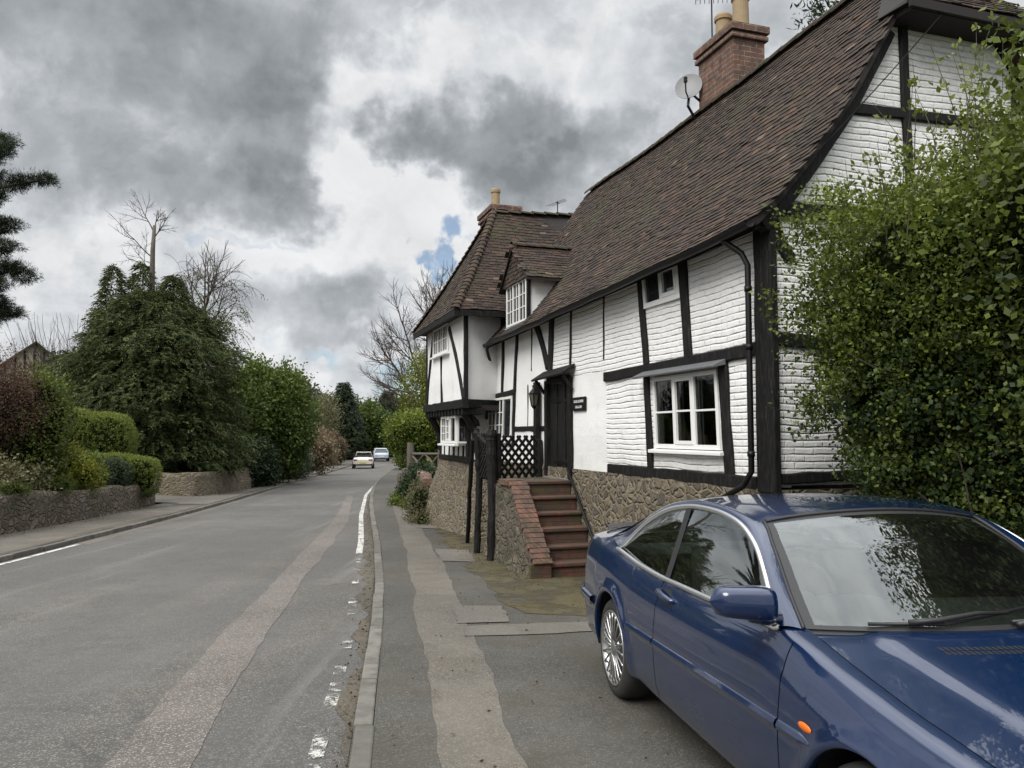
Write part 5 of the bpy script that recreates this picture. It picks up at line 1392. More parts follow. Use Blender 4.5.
m = MB(); m.grid(rr_); m.build('rear_window', M['carglass'], car, smooth=True)
# side glass, chrome surround, pillar
up_x = [d.x for d in DLd][::-1]; up_z = [d.z for d in DLd][::-1]
for sy in (-1, 1):
    for nm, a, b in (('quarter_window', -.015, .835), ('door_window', .835, 2.065)):
        rows = []
        for x in np.linspace(a, b, 36):
            zl = zb(x)+.004; zh = max(zl+.001, float(np.interp(x, up_x, up_z)))
            rows.append([(x, sy*(side_y(x, zl+(zh-zl)*f)-.008+.010*math.sin(PI*f)), zl+(zh-zl)*f) for f in np.linspace(0,1,10)])
        m = MB(); m.grid(rows); m.build(nm, M['carglass'], car, smooth=True)
    loop = [Vector((d.x, sy*(side_y(d.x,d.z)+.002), d.z)) for d in DLd] + [Vector((x, sy*(yside(x, zb(x))+.007), zb(x)+.009)) for x in np.linspace(-.02, 2.07, 30)]
    m = MB(); m.tube(loop+[loop[0]], .0135, 8, cap=False); m.build('chrome_surround', M['chrome'], car, smooth=True)
    m = MB(); m.grid([[(x0+(.86-.80)*(1-f)*1.0, sy*(side_y(0, z)+.004), z) for z, f in ((zb(.85)+.01,0),(1.0,.2),(1.1,.45),(1.2,.72),(1.295,1))] for x0 in (.775,.845)]); m.build('door_pillar', M['plastic'], car, smooth=True)
    m = MB(); m.add([(2.05,sy*(side_y(0,.93)+.004),.93),(1.90,sy*(side_y(0,.93)+.004),.925),(1.92,sy*(side_y(0,1.03)+.004),1.03)], [(0,1,2)]); m.add([(2.05,sy*(side_y(0,.93)-.006),.93),(1.90,sy*(side_y(0,.93)-.006),.925),(1.92,sy*(side_y(0,1.03)-.006),1.03)], [(0,1,2)]); m.build('mirror_base', M['plastic'], car)
    # door mirror: rounded shell on a stalk
    m = MB(); rows = []
    for i in range(11):
        f = -1+2*i/10; sc = (1-abs(f)**4)**.25 if abs(f) < 1 else 0.02
        yy = .968+.132*f; r = []
        for j in range(25):
            a = 2*PI*j/24; c, s_ = math.cos(a), math.sin(a); e_ = .62
            px = (.075 if c > 0 else .030)*math.copysign(abs(c)**e_, c)*max(sc,.05)*(1-.15*f); pz = (.064 if s_ > 0 else .056)*math.copysign(abs(s_)**e_, s_)*max(sc,.05)*(1-.10*f)*1.08
            r.append((2.10+px-.02*f, sy*yy, 1.035+pz+.006*f))
        rows.append(r)
    m.grid(rows); mo = m.build('door_mirror', M['carblue'], car, smooth=True)
    m = MB(); m.tube([(2.04,sy*.79,.955),(2.07,sy*.85,.965),(2.10,sy*.93,.985)], [.034,.030,.030], 10); m.build('stalk', M['carblue'], mo, smooth=True)
    m = MB(); m.grid([[(2.062-.001*i, sy*(.88+.19*i), .99+.09*j) for j in (0,1)] for i in (0,1)]); m.build('mirror_glass', M['chrome'], mo)
    m = MB(); rows = []
    for x in np.linspace(2.345,2.435,9):
        w = math.sqrt(max(0,1-((x-2.39)/.046)**2)); rows.append([(x, sy*(yside(x,.645)+.001+.008*w*math.cos(t)), .645+.016*max(.25,w)*math.sin(t)) for t in np.linspace(-PI/2,PI/2,7)])
    m.grid(rows); m.build('side_indicator', M['orange'], car, smooth=True)
    m = MB(); m.hexa([(-1.0,sy*.46,.70),(-.98,sy*.66,.70),(-.98,sy*.66,.86),(-1.0,sy*.46,.86)],[(-1.055,sy*.46,.70),(-1.035,sy*.66,.70),(-1.03,sy*.66,.86),(-1.05,sy*.46,.86)]); m.build('tail_light', M['redlens'], car, bevel=.01)
    m = MB(); m.hexa([(3.30,sy*.38,.56),(3.22,sy*.70,.56),(3.22,sy*.68,.68),(3.30,sy*.38,.66)],[(3.43,sy*.38,.56),(3.33,sy*.735,.56),(3.30,sy*.70,.68),(3.40,sy*.38,.66)]); m.build('headlight', M['clearlens'], car, bevel=.02)
    m = MB(); rows = []
    for x in np.linspace(-1.035,-.42,14): rows.append([(x-.02, sy*(yside(max(x,-1.02),.55)+dy_), z) for dy_, z in ((.0,.50),(.022,.505),(.026,.53),(.022,.56),(.0,.57))])
    m.grid(rows); m.build('bumper_strip', M['carblue'], car, smooth=True)
m = MB(); rows = [[(-.84-.08*i, y, 1.008+.020*i-.02*(abs(y)/.62)**3) for y in np.linspace(-.62,.62,17)] for i in (0,1)]; m.grid(rows); m.grid([rows[1], [(p[0]-.01,p[1],p[2]-.025) for p in rows[1]]]); m.build('boot_spoiler', M['plastic'], car, smooth=True)
# wheels
for sy in (-1, 1):
    for wx in WX:
        yo = sy*.862
        m = MB(); prof = [(.225,-.20),(.29,-.205),(.308,-.19),(.315,-.15),(.3155,-.06),(.310,-.028),(.295,-.008),(.262,.004),(.240,.0),(.228,-.012)]
        m.lathe([(r, 0) for r, h in prof], (0,0,0), 'y', 56, False)
        nn_ = 56
        for i, (r, h) in enumerate(prof):
            for k_ in range(nn_):
                v = m.v[i*nn_+k_]; m.v[i*nn_+k_] = (v[0]+wx, yo+sy*h, v[2]+.315)
        w_ = m.build('wheel', M['tyre'], car, smooth=True)
        m = MB(); prof = [(.239,-.002),(.236,.006),(.228,.002),(.216,-.02),(.208,-.05),(.205,-.16)]
        m.lathe([(r, 0) for r, h in prof], (0,0,0), 'y', 56, False)
        for i, (r, h) in enumerate(prof):
            for k_ in range(nn_):
                v = m.v[i*nn_+k_]; m.v[i*nn_+k_] = (v[0]+wx, yo+sy*h, v[2]+.315)
        for s_ in range(20):
            a = 2*PI*s_/20
            pts = [(r, yo+sy*h) for r, h in ((.045,-.012),(.12,-.004),(.18,-.004),(.222,-.006))]
            m.tube([(wx+r*math.cos(a+.02), y, .315+r*math.sin(a+.02)) for r, y in pts], [.0085,.0075,.0075,.010], 6)
        m.lathe([(.062,0),(.055,0),(.03,0),(.001,0)], (0,0,0), 'y', 24, False); base_i = len(m.v)-96
        for i, h in enumerate((-.03,-.006,.0,.002)):
            for k_ in range(24):
                v = m.v[base_i+i*24+k_]; m.v[base_i+i*24+k_] = (v[0]+wx, yo+sy*h, v[2]+.315)
        m.build('rim', M['alloy'], w_, smooth=True)
        m = MB(); m.lathe([(.001,0),(.15,0)], (0,0,0), 'y', 32, False)
        m.v = [(v[0]+wx, yo-sy*.09, v[2]+.315) for v in m.v]; m.build('brake_disc', M['lead'], w_)
        m = MB(); rows = []
        for a in np.linspace(-.15, PI+.15, 30): rows.append([(wx+.365*math.cos(a), sy*y, ZC+.365*math.sin(a)) for y in (.845,.60)])
        m.grid(rows); m.grid([[(wx+.365*math.cos(a), sy*.60, ZC+.365*math.sin(a)) for a in np.linspace(-.15,PI+.15,30)], [(wx, sy*.60, ZC)]*30]); m.build('wheel_arch_liner', M['plastic'], car)
# interior and floor pan
m = MB(); m.box((-.9,-.74,.20),(3.2,.74,.26)); m.box((.40,-.80,.24),(2.32,-.76,.86)); m.box((.40,.76,.24),(2.32,.80,.86)); m.box((-.45,-.70,.26),(-.40,.70,.96)); m.box((-.45,-.66,.90),(.12,.66,.93))
m.build('floor_pan', M['inside'], car)
m = MB(); rows = []
for x, z in ((2.13,.90),(2.05,.93),(1.88,.955),(1.72,.94),(1.66,.86),(1.66,.60)): rows.append([(x, y, z-.012*(y/.7)**2+(.035 if -.55<y<-.18 and 1.68<x<1.95 else 0)) for y in np.linspace(-.70,.70,21)])
m.grid(rows); m.build('dashboard', M['seatm'], car, smooth=True)
m = MB(); c = Vector((1.50,-.37,.91)); m.tube([c+Vector((-.045*math.sin(a)*1.0, .185*math.cos(a), .18*math.sin(a))) for a in np.linspace(0,2*PI,33)], .015, 8, cap=False); m.tube([c+Vector((0,-.17,0)), c+Vector((.03,0,-.01)), c+Vector((0,.17,0))], .022, 6); m.tube([c+Vector((.03,0,0)), c+Vector((.25,0,-.05))], .05, 8); m.build('steering_wheel', M['wheelgrey'], car, smooth=True)
for y in (-.37, .37):
    m = MB(); m.hexa([(.78,y-.24,.42),(1.35,y-.25,.42),(1.35,y+.25,.42),(.78,y+.24,.42)],[(.80,y-.23,.56),(1.38,y-.24,.60),(1.38,y+.24,.60),(.80,y+.23,.56)]); m.hexa([(.70,y-.22,.5),(.90,y-.22,.52),(.90,y+.22,.52),(.70,y+.22,.5)],[(.52,y-.17,1.04),(.64,y-.18,1.05),(.64,y+.18,1.05),(.52,y+.17,1.04)]); m.hexa([(.50,y-.12,1.07),(.60,y-.12,1.07),(.60,y+.12,1.07),(.50,y+.12,1.07)],[(.50,y-.10,1.22),(.57,y-.10,1.23),(.57,y+.10,1.23),(.50,y+.10,1.22)])
    m.build('front_seat', M['seatm'], car, bevel=.035)
m = MB(); m.hexa([(-.05,-.6,.4),(.30,-.6,.42),(.30,.6,.42),(-.05,.6,.4)],[(-.28,-.55,.95),(-.15,-.55,.96),(-.15,.55,.96),(-.28,.55,.95)]); m.build('rear_seat', M['seatm'], car, bevel=.04)
m = MB(); m.box((1.56,-.09,1.20),(1.585,.09,1.26)); m.tube([(1.57,0,1.25),(1.58,0,1.33)], .012, 6); m.build('rear_view_mirror', M['inside'], car, bevel=.008)
m = MB(); rows = [[(Vector(q)+Vector((0,0,-.035)))[:] for q in r] for r in (roof_front, roof_back)]; m.grid(rows); m.build('headlining', plain('headlining', (.30,.30,.29), .9, .1, 5, 0), car)
# ------------------------------------------------------------------ planting
def unit(a): return a/np.maximum(1e-9, np.linalg.norm(a, axis=-1, keepdims=True))
def leaf_quads(r, C, D, size, aspect=.5, fold=.25):
    """one folded diamond leaf per point; D is the direction the leaf points in"""
    n = len(C); D = unit(D); s_ = unit(np.cross(D, r.normal(size=(n,3)))); nn = np.cross(s_, D); size = size[:,None]
    base = C; tip = C + D*size; mid = C + D*size*.45
    l = mid + s_*size*aspect*.5 + nn*size*fold*.3; q = mid - s_*size*aspect*.5 + nn*size*fold*.3
    V = np.stack([base, l, tip, q], 1).reshape(-1,3); F = np.arange(n*4).reshape(n,4)
    return V, F
def sphere_pts(r, n): return unit(r.normal(size=(n,3)))
def foliage(name, parent, mat, ells, dens, per, leaf, spread, seed, aspect=.55, shell=(.72,1.03), rough=.16, out=.5, droop=0.0, tint=(.42,.2), up_bias=.18, cut=None, fold=.25, box=0, along=0.0):
    """ells: (cx,cy,cz, rx,ry,rz); dens clumps per square metre of surface, per leaves in each"""
    r = np.random.default_rng(seed); VV = []; FF = []; TT = []; o = 0
    for (cx,cy,cz,rx,ry,rz) in ells:
        area = 4*PI*(((rx*ry)**1.6+(rx*rz)**1.6+(ry*rz)**1.6)/3)**(1/1.6)
        n = max(6, int(area*dens)); d = sphere_pts(r, n)
        bump = np.array([1 + rough*mn.noise(Vector((p[0]*2.1+cx, p[1]*2.1+cy, p[2]*2.1+seed)))*2 + rough*.6*mn.noise(Vector((p[0]*5+cx, p[1]*5, p[2]*5+seed))) for p in d])
        k_ = r.uniform(shell[0], shell[1], n)*bump
        if box: k_ = k_/((np.abs(d)**box).sum(1)**(1/box))
        P = np.array([cx,cy,cz]) + d*np.array([rx,ry,rz])*k_[:,None]
        # keep only clumps that are not deep inside another ellipsoid
        keep = np.ones(n, bool)
        for e in ells:
            if e == (cx,cy,cz,rx,ry,rz): continue
            q = (P-np.array(e[:3]))/np.array(e[3:]); keep &= (np.linalg.norm(q, axis=1) > .62)
        if cut is not None: keep &= cut(P)
        P, d = P[keep], d[keep]; n = len(P)
        if n == 0: continue
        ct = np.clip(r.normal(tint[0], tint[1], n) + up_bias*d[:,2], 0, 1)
        L = np.repeat(P, per, 0) + r.normal(size=(n*per,3))*spread
        if along: L = L + np.repeat(unit(d+r.normal(size=d.shape)*.55+np.array([0,0,.25])), per, 0)*(r.uniform(-.6,1,n*per)*along)[:,None]
        D = np.repeat(d, per, 0)*out + r.normal(size=(n*per,3))*.7; D[:,2] -= droop
        sz = leaf*r.uniform(.6, 1.35, n*per)
        V, F = leaf_quads(r, L, D, sz, aspect, fold)
        VV.append(V); FF.append(F+o); o += len(V)
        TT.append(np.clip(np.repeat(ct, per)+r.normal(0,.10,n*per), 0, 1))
    return np_mesh(name, np.concatenate(VV), np.concatenate(FF), np.concatenate(TT), mat, parent)
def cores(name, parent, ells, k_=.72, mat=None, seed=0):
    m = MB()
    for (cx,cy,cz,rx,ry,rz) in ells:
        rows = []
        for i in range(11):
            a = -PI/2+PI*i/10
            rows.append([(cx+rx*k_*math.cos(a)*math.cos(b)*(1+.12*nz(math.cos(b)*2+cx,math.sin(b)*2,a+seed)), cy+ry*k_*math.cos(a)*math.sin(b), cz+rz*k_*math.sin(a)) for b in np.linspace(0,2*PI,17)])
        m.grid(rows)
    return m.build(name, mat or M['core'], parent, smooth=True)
def rel(ells, base): return [(e[0]-base[0], e[1]-base[1], e[2]-base[2], e[3], e[4], e[5]) for e in ells]
def ground_z(x, y): return terr(x, y)
def shrub(name, label, cat, ells, mat, dens, per, leaf, spread, seed, group=None, core=.72, stems=5, **kw):
    bx, by = ells[0][0], ells[0][1]; bz_ = ground_z(bx, by); base = (bx,by,bz_)
    o = thing(name, label, cat, base, 0, group); E_ = rel(ells, base)
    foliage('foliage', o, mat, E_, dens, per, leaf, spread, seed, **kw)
    if core: cores('inner_growth', o, E_, core, seed=seed)
    if stems:
        m = MB(); rr = random.Random(seed)
        for i in range(stems): 
            e = rr.choice(E_); m.tube([(rr.uniform(-.1,.1),rr.uniform(-.1,.1),-.25),(e[0]*.5+rr.uniform(-.1,.1),e[1]*.5,max(.1,e[2]*.5)),(e[0]+rr.uniform(-.3,.3)*e[3],e[1]+rr.uniform(-.3,.3)*e[4],e[2]+.2*e[5])], [.03,.022,.012], 5)
        m.build('stem', M['bark'], o)
    return o
def limbs(m, rr, p, d, L_, r, depth, spread=.55, up=.15, n=3, shrink=.68, nmin=.004, droop=0.0, sides=(7,5,4,3,3)):
    """recursive branching into the mesh builder m"""
    pts = [p.copy()]; q = p.copy(); dd = d.copy(); k_ = 4
    for i in range(k_):
        dd = (dd + Vector((rr.uniform(-1,1), rr.uniform(-1,1), rr.uniform(-1,1)))*.16 + Vector((0,0,up*.25-droop*.3))).normalized(); q = q+dd*L_/k_; pts.append(q.copy())
    m.tube(pts, [r*(1-.12*i) for i in range(k_+1)], sides[min(depth, len(sides)-1)] if depth < 9 else 3, cap=False)
    return pts, dd
def branching(m, rr, p, d, L_, r, lev, maxlev, spread=.6, up=.15, kids=(3,4), shrink=.66, droop=0.0, tips=None):
    pts, dd = limbs(m, rr, p, d, L_, r, lev, spread, up, droop=droop)
    if lev >= maxlev:
        if tips is not None: tips.append((pts[-1], dd))
        return
    for i in range(rr.randint(*kids)):
        f = rr.uniform(.3, 1.0); j = min(3, int(f*4)); b = pts[j].lerp(pts[j+1], f*4-j)
        ax = dd.orthogonal(); ax.rotate(Matrix.Rotation(rr.uniform(0, 2*PI), 3, dd)); nd = (dd + ax*rr.uniform(.5,1.2)*spread*1.6).normalized()
        branching(m, rr, b, nd, L_*shrink*rr.uniform(.75,1.15), max(.006, r*.55), lev+1, maxlev, spread, up, kids, shrink, droop, tips)
    branching(m, rr, pts[-1], dd, L_*shrink, max(.006, r*.66), lev+1, maxlev, spread, up, kids, shrink, droop, tips)
def tree(name, label, x, y, trunk_h, r, ells, mat, dens, per, leaf, spread, seed, group=None, core=.6, cat='tree', gzv=None, **kw):
    bz_ = ground_z(x, y) if gzv is None else gzv; base = (x,y,bz_); o = thing(name, label, cat, base, 0, group); E_ = rel(ells, base)
    m = MB(); rr = random.Random(seed); m.tube([(0,0,-.4),(.05,.03,trunk_h*.4),(-.04,.05,trunk_h*.8),(0,0,trunk_h)], [r*1.25,r,r*.85,r*.6], 9)
    for e in E_: 
        m.tube([(0,0,trunk_h*rr.uniform(.45,.8)),(e[0]*.5,e[1]*.5,(trunk_h*.7+e[2])/2),(e[0],e[1],e[2])], [r*.5,r*.35,r*.15], 6)
    m.build('trunk', M['bark'], o, smooth=True)
    foliage('crown', o, mat, E_, dens, per, leaf, spread, seed, **kw)
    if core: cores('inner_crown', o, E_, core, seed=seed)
    return o

M['leaf_brown'] = leaf_mat('brown shrub leaf', (.055,.042,.024), (.16,.115,.065), .1)
# --- the big bush between the car and the gable
BE = [(3.48,6.15,2.78,1.26,.80,1.02),(3.25,6.15,2.15,.92,.75,.95),(4.3,6.2,3.2,1.30,.9,1.05),(3.95,6.0,1.25,1.15,.8,1.35),(3.5,6.0,.80,.66,.65,.90),(5.3,6.0,2.6,1.5,1.1,1.9),(4.75,6.0,1.2,1.2,1.0,1.4),(4.2,4.4,3.2,1.2,1.4,2.4),(4.75,2.4,2.0,1.0,1.6,2.0),(3.98,5.2,3.2,.95,.8,.85)]
bush = thing('garden_shrub', 'huge untidy green shrub with fresh spring leaves in front of the white gable', 'shrub', (4.0,6.0,0.0))
B_ = rel(BE, (4.0,6.0,0.0))
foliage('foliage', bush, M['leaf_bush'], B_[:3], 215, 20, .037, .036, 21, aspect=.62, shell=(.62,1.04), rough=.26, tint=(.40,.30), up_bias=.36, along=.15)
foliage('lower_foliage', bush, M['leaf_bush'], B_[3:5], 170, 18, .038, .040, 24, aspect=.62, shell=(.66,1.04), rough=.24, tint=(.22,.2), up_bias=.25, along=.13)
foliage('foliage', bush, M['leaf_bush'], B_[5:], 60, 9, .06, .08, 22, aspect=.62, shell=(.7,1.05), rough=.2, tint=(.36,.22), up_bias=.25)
foliage('ivy', bush, M['leaf_ivy'], [(-.58,.05,2.0,.80,.66,.55),(-.42,.0,1.45,.74,.62,.60),(-.1,-.1,.9,.90,.66,.8),(.35,.15,2.6,1.2,.75,1.2)], 130, 9, .048, .055, 23, aspect=.85, shell=(.80,1.0), tint=(.35,.25))
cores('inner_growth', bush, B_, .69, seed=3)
m = MB(); rr = random.Random(77); tips = []
for i in range(14):
    x = rr.uniform(-.25,.9); branching(m, rr, Vector((x*.4, rr.uniform(-.3,.3), -.2)), Vector((x*.5, -.1, 1)).normalized(), 1.5, .03, 0, 2, .5, .3, (2,3), .72)
m.build('branch', M['bark'], bush)
sp = MB(); LC = []; LD = []                         # long shoots above the crown with leaf tufts
for i in range(46):
    x = rr.uniform(2.75,5.2); top = float(np.interp(x, [2.2,2.6,3.0,3.5,4.0,5.2], [2.9,3.35,3.75,4.0,4.15,4.2])); hgt = rr.uniform(.25,.95) if x > 3.1 else rr.uniform(.15,.4)
    p = Vector((x, 6.15+rr.uniform(-.5,.4), top-.5)); d = Vector((rr.uniform(-.35,.15), rr.uniform(-.2,.2), 1)).normalized(); pts = [p]
    for j in range(7): d = (d+Vector((rr.uniform(-.12,.12), rr.uniform(-.12,.12), .05))).normalized(); pts.append(pts[-1]+d*(hgt+.5)/7)
    sp.tube([q-Vector((4,6,0)) for q in pts], [.006-.0006*j for j in range(8)], 4, cap=False)
    for q in pts[2:]:
        if rr.random() < .72:
            c = q-Vector((4,6,0))+Vector((rr.uniform(-.03,.03),)*3)
            for t_ in range(rr.randint(4,9)): LC.append(c+Vector((rr.gauss(0,.022),rr.gauss(0,.022),rr.gauss(0,.022)))); LD.append(d+Vector((rr.gauss(0,.8),rr.gauss(0,.8),rr.gauss(0,.5))))
sp.build('shoot', M['bark'], bush)
r_ = np.random.default_rng(4); V, F = leaf_quads(r_, np.array([tuple(c) for c in LC]), np.array([tuple(c) for c in LD]), .050*r_.uniform(.5,1.3,len(LC)), .6)
np_mesh('shoot_leaves', V, F, np.clip(r_.normal(.78,.15,len(LC)),0,1), M['leaf_bush'], bush)

# --- left bank: clipped hedges and border plants behind the wall
shrub('copper_shrub', 'reddish brown twiggy shrub at the far left edge above the wall', 'shrub', [(-12.3,17.2,2.45,1.75,1.4,1.15),(-11.4,17.6,2.1,1.1,1.1,1.1)], M['leaf_copper'], 120, 12, .06, .10, 31, aspect=.25, tint=(.45,.25), rough=.22)
shrub('hedge', 'dark green ivy covered hedge under the reddish shrub', 'hedge', [(-11.35,18.0,1.35,1.25,1.1,1.35),(-10.85,18.3,2.0,.75,.8,1.25)], M['leaf_hedge'], 70, 8, .075, .08, 32, tint=(.30,.22), rough=.14)
shrub('clipped_hedge', 'large rounded clipped green hedge, taller of the pair behind the left wall', 'hedge', [(-12.75,23.1,1.42,.85,.75,1.02),(-11.85,23.3,1.30,.80,.75,1.02)], M['leaf_hedge'], 330, 9, .036, .024, 33, shell=(.95,1.01), rough=.02, box=3.2, tint=(.52,.18), up_bias=.42, core=.9)
shrub('clipped_hedge', 'low rounded clipped hedge at the driveway end of the left wall', 'hedge', [(-11.15,22.3,.62,.75,.55,.54),(-10.55,22.6,.52,.58,.55,.54)], M['leaf_hedge'], 340, 9, .035, .022, 34, shell=(.95,1.01), rough=.018, box=3.6, tint=(.50,.18), up_bias=.40, core=.9)
shrub('ball_bush', 'small grey green ball shaped bush before the low clipped hedge', 'shrub', [(-10.78,21.8,.62,.42,.40,.42)], M['leaf_blue'], 300, 8, .04, .03, 35, shell=(.9,1.02), rough=.05, tint=(.3,.2))
shrub('dark_bush', 'dark green low bush between the yellow shrub and the ball bush', 'shrub', [(-11.0,20.5,.72,.62,.6,.55)], M['leaf_hedge'], 150, 8, .055, .05, 36, tint=(.22,.16))
shrub('variegated_shrub', 'bright yellow green variegated shrub with reddish tips above the wall', 'shrub', [(-10.62,18.9,.98,.55,.5,.52),(-10.35,19.4,.72,.38,.4,.42)], M['leaf_yellow'], 110, 8, .075, .06, 37, tint=(.55,.25), rough=.25, core=.55)
shrub('border_plant', 'pale grey leaved border plant at the left end of the wall', 'plant', [(-11.0,16.6,.82,.85,.6,.42),(-10.6,17.4,.70,.5,.5,.36)], M['leaf_pale'], 90, 8, .07, .07, 38, tint=(.35,.25), rough=.3, core=.5)
shrub('border_plant', 'yellowish leafy plant between the ivy hedge and wall', 'plant', [(-11.6,16.4,1.15,.55,.4,.35)], M['leaf_yellow'], 90, 8, .07, .06, 39, tint=(.30,.2), rough=.3, core=.5)
shrub('cushion_plant', 'fine green cushion plant spilling over the middle of the wall top', 'plant', [(-10.15,18.0,.56,.34,.42,.22)], M['leaf_bush'], 260, 10, .035, .035, 40, aspect=.25, tint=(.35,.2), core=.6, stems=0)
shrub('cushion_plant', 'fine green cushion plant on the wall top near the left edge', 'plant', [(-10.1,16.3,.58,.26,.45,.16)], M['leaf_bush'], 260, 10, .035, .035, 41, aspect=.25, tint=(.25,.2), core=.6, stems=0)
shrub('border_plant', 'straggly pale flowered plant behind the ball bush', 'plant', [(-11.4,20.0,1.15,.4,.4,.35)], M['leaf_pale'], 80, 7, .06, .07, 42, tint=(.6,.25), rough=.3, core=.4)

# --- the tall conifer with its broken top, the birch behind it
def conifer(name, label, x, y, H_, prof, mat, seed, n, spray=.34, group=None, peaks=(), gzv=None, lim=1.0, trunk=True):
    """prof(f) radius at height fraction f; feathery drooping sprays on real limbs"""
    bz_ = ground_z(x, y) if gzv is None else gzv; o = thing(name, label, 'tree', (x,y,bz_), 0, group); r = np.random.default_rng(seed); rr = random.Random(seed)
    m = MB(); m.tube([(0,0,-.4),(.05,0,H_*.5),(0,0,H_*.96)], [.28*H_/8,.16*H_/8,.03], 9); nl = int(60*lim)
    for i in range(nl):
        f = rr.uniform(.05,.95); a = rr.uniform(0,2*PI); R_ = prof(f)*.85
        m.tube([(0,0,f*H_*.93),(R_*.5*math.cos(a),R_*.5*math.sin(a),f*H_+.12),(R_*math.cos(a),R_*math.sin(a),f*H_-.10)], [.04,.025,.01], 4, cap=False)
    m.build('trunk', M['bark'], o, smooth=True)
    f = r.uniform(0,1,n)**.92; a = r.uniform(0,2*PI,n)
    lump = np.array([1+.34*mn.noise(Vector((math.cos(t)*1.6, math.sin(t)*1.6, g*5+seed)))*1.6+.30*mn.noise(Vector((math.cos(t)*4, math.sin(t)*4, g*14+seed))) for t, g in zip(a, f)])
    R_ = np.array([prof(g) for g in f])*lump; k_ = r.uniform(.72,1.03,n)
    P = np.stack([np.cos(a)*R_*k_, np.sin(a)*R_*k_, f*H_], 1)
    for (px, py, h0, h1, rad_, cnt) in peaks:
        ff = r.uniform(0,1,cnt); aa = r.uniform(0,2*PI,cnt); q = rad_*(1-ff)**.8*r.uniform(.6,1.05,cnt)
        P = np.concatenate([P, np.stack([px+np.cos(aa)*q, py+np.sin(aa)*q, h0+(h1-h0)*ff], 1)]); a = np.concatenate([a, aa])
    nl2 = int(70*lim)                               # limbs that stick out of the outline
    for i in range(nl2):
        g = r.uniform(.08,.93); b = r.uniform(0,2*PI); ln = prof(g)*r.uniform(.95,1.32); q = np.linspace(.6,1.0,9)*ln
        P = np.concatenate([P, np.stack([np.cos(b)*q, np.sin(b)*q, g*H_+.18*(q/ln)**2-.05+r.normal(0,.05,9)], 1) + r.normal(size=(9,3))*.06]); a = np.concatenate([a, np.full(9, b)])
    n = len(P); per = 11; out = np.stack([np.cos(a), np.sin(a), np.zeros(n)], 1)
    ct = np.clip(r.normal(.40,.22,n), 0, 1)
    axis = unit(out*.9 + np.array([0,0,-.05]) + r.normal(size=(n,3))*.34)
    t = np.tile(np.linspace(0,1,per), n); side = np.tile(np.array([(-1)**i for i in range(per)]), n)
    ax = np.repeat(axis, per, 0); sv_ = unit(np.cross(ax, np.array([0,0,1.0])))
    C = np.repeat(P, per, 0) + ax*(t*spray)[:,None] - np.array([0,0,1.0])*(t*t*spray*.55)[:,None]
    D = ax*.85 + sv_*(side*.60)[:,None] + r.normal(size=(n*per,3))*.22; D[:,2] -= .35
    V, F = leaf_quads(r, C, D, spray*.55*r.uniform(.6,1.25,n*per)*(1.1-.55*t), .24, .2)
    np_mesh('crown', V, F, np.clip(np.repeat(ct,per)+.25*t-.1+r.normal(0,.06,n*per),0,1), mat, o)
    rows = []
    for g in np.linspace(0,.97,16): rows.append([(prof(g)*.66*math.cos(b), prof(g)*.66*math.sin(b), g*H_) for b in np.linspace(0,2*PI,17)])
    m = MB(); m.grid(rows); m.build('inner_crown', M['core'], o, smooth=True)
    return o
gz30 = ground_z(-13.6, 30)
conifer('tall_conifer', 'broad dark green feathery conifer left of the road with a snapped bare top', -13.55, 30, 6.9, lambda f: 3.05*float(np.interp(f,[0,.12,.35,.6,.8,.92,1],[.80,.98,1.0,.90,.70,.48,.12])), M['leaf_con'], 51, 11500, .34, peaks=[(-1.55,0,5.2,7.9,.75,420),(-.55,.2,6.2,8.2,.6,300),(.7,0,5.9,7.6,.8,420),(1.7,0,4.4,6.2,.8,350)])
o = thing('dead_snag', 'bare pale snapped trunk with thin twigs rising above the conifer', 'tree', (-13.75,30.2,gz30))
m = MB(); rr = random.Random(9); m.tube([(0,0,-.3),(.05,0,5),(.02,0,8.6),(.06,0,9.55)], [.16,.13,.085,.06], 9); m.build('trunk', M['bark_pale'], o, smooth=True)
m = MB()
for d, z, L_ in ((Vector((-.8,0,.75)),8.3,.95),(Vector((-.45,.2,1)),9.3,.8),(Vector((.5,0,.8)),9.0,.6),(Vector((-.9,.1,.4)),7.9,.9),(Vector((.4,.1,1)),9.4,.4)):
    branching(m, rr, Vector((.03,0,z)), d.normalized(), L_, .028, 1, 4, .5, .10, (2,3), .7)
m.build('branch', M['twig'], o)
o = thing('birch', 'weeping birch with thin bare twigs and a few new leaves behind the conifer', 'tree', (-12.9,33,ground_z(-12.9,33)))
m = MB(); rr = random.Random(14); tips = []; m.tube([(0,0,-.3),(.1,0,3),(.0,0,6)], [.2,.16,.12], 8)
for d, z, L_ in ((Vector((.15,0,1)),5.8,1.75),(Vector((-.25,0,1)),5.4,1.5),(Vector((.35,.1,.9)),4.8,1.4),(Vector((.0,.2,1)),6.2,1.6),(Vector((.45,-.1,.6)),4.4,1.2)):
    branching(m, rr, Vector((0,0,z)), d.normalized(), L_, .06, 1, 4, .45, .25, (3,4), .66, 0.0, tips)
hang = []
for p, d in tips:
    if p.z < 8.4 and rr.random() < .8:
        pts = [p]; dd = (d+Vector((0,0,-.4))).normalized()
        for j in range(5): dd = (dd+Vector((rr.uniform(-.1,.1),rr.uniform(-.1,.1),-.35))).normalized(); pts.append(pts[-1]+dd*rr.uniform(.16,.30))
        m.tube(pts, .008, 3, cap=False); hang += pts
m.build('branch', M['twig'], o)
r_ = np.random.default_rng(2); hc = np.array([tuple(p) for p in hang]); hc = hc[r_.uniform(size=len(hc)) < np.clip((8.6-hc[:,2])/4.5,.05,.9)]; hc = np.repeat(hc, 4, 0)+r_.normal(size=(len(hc)*4,3))*.06
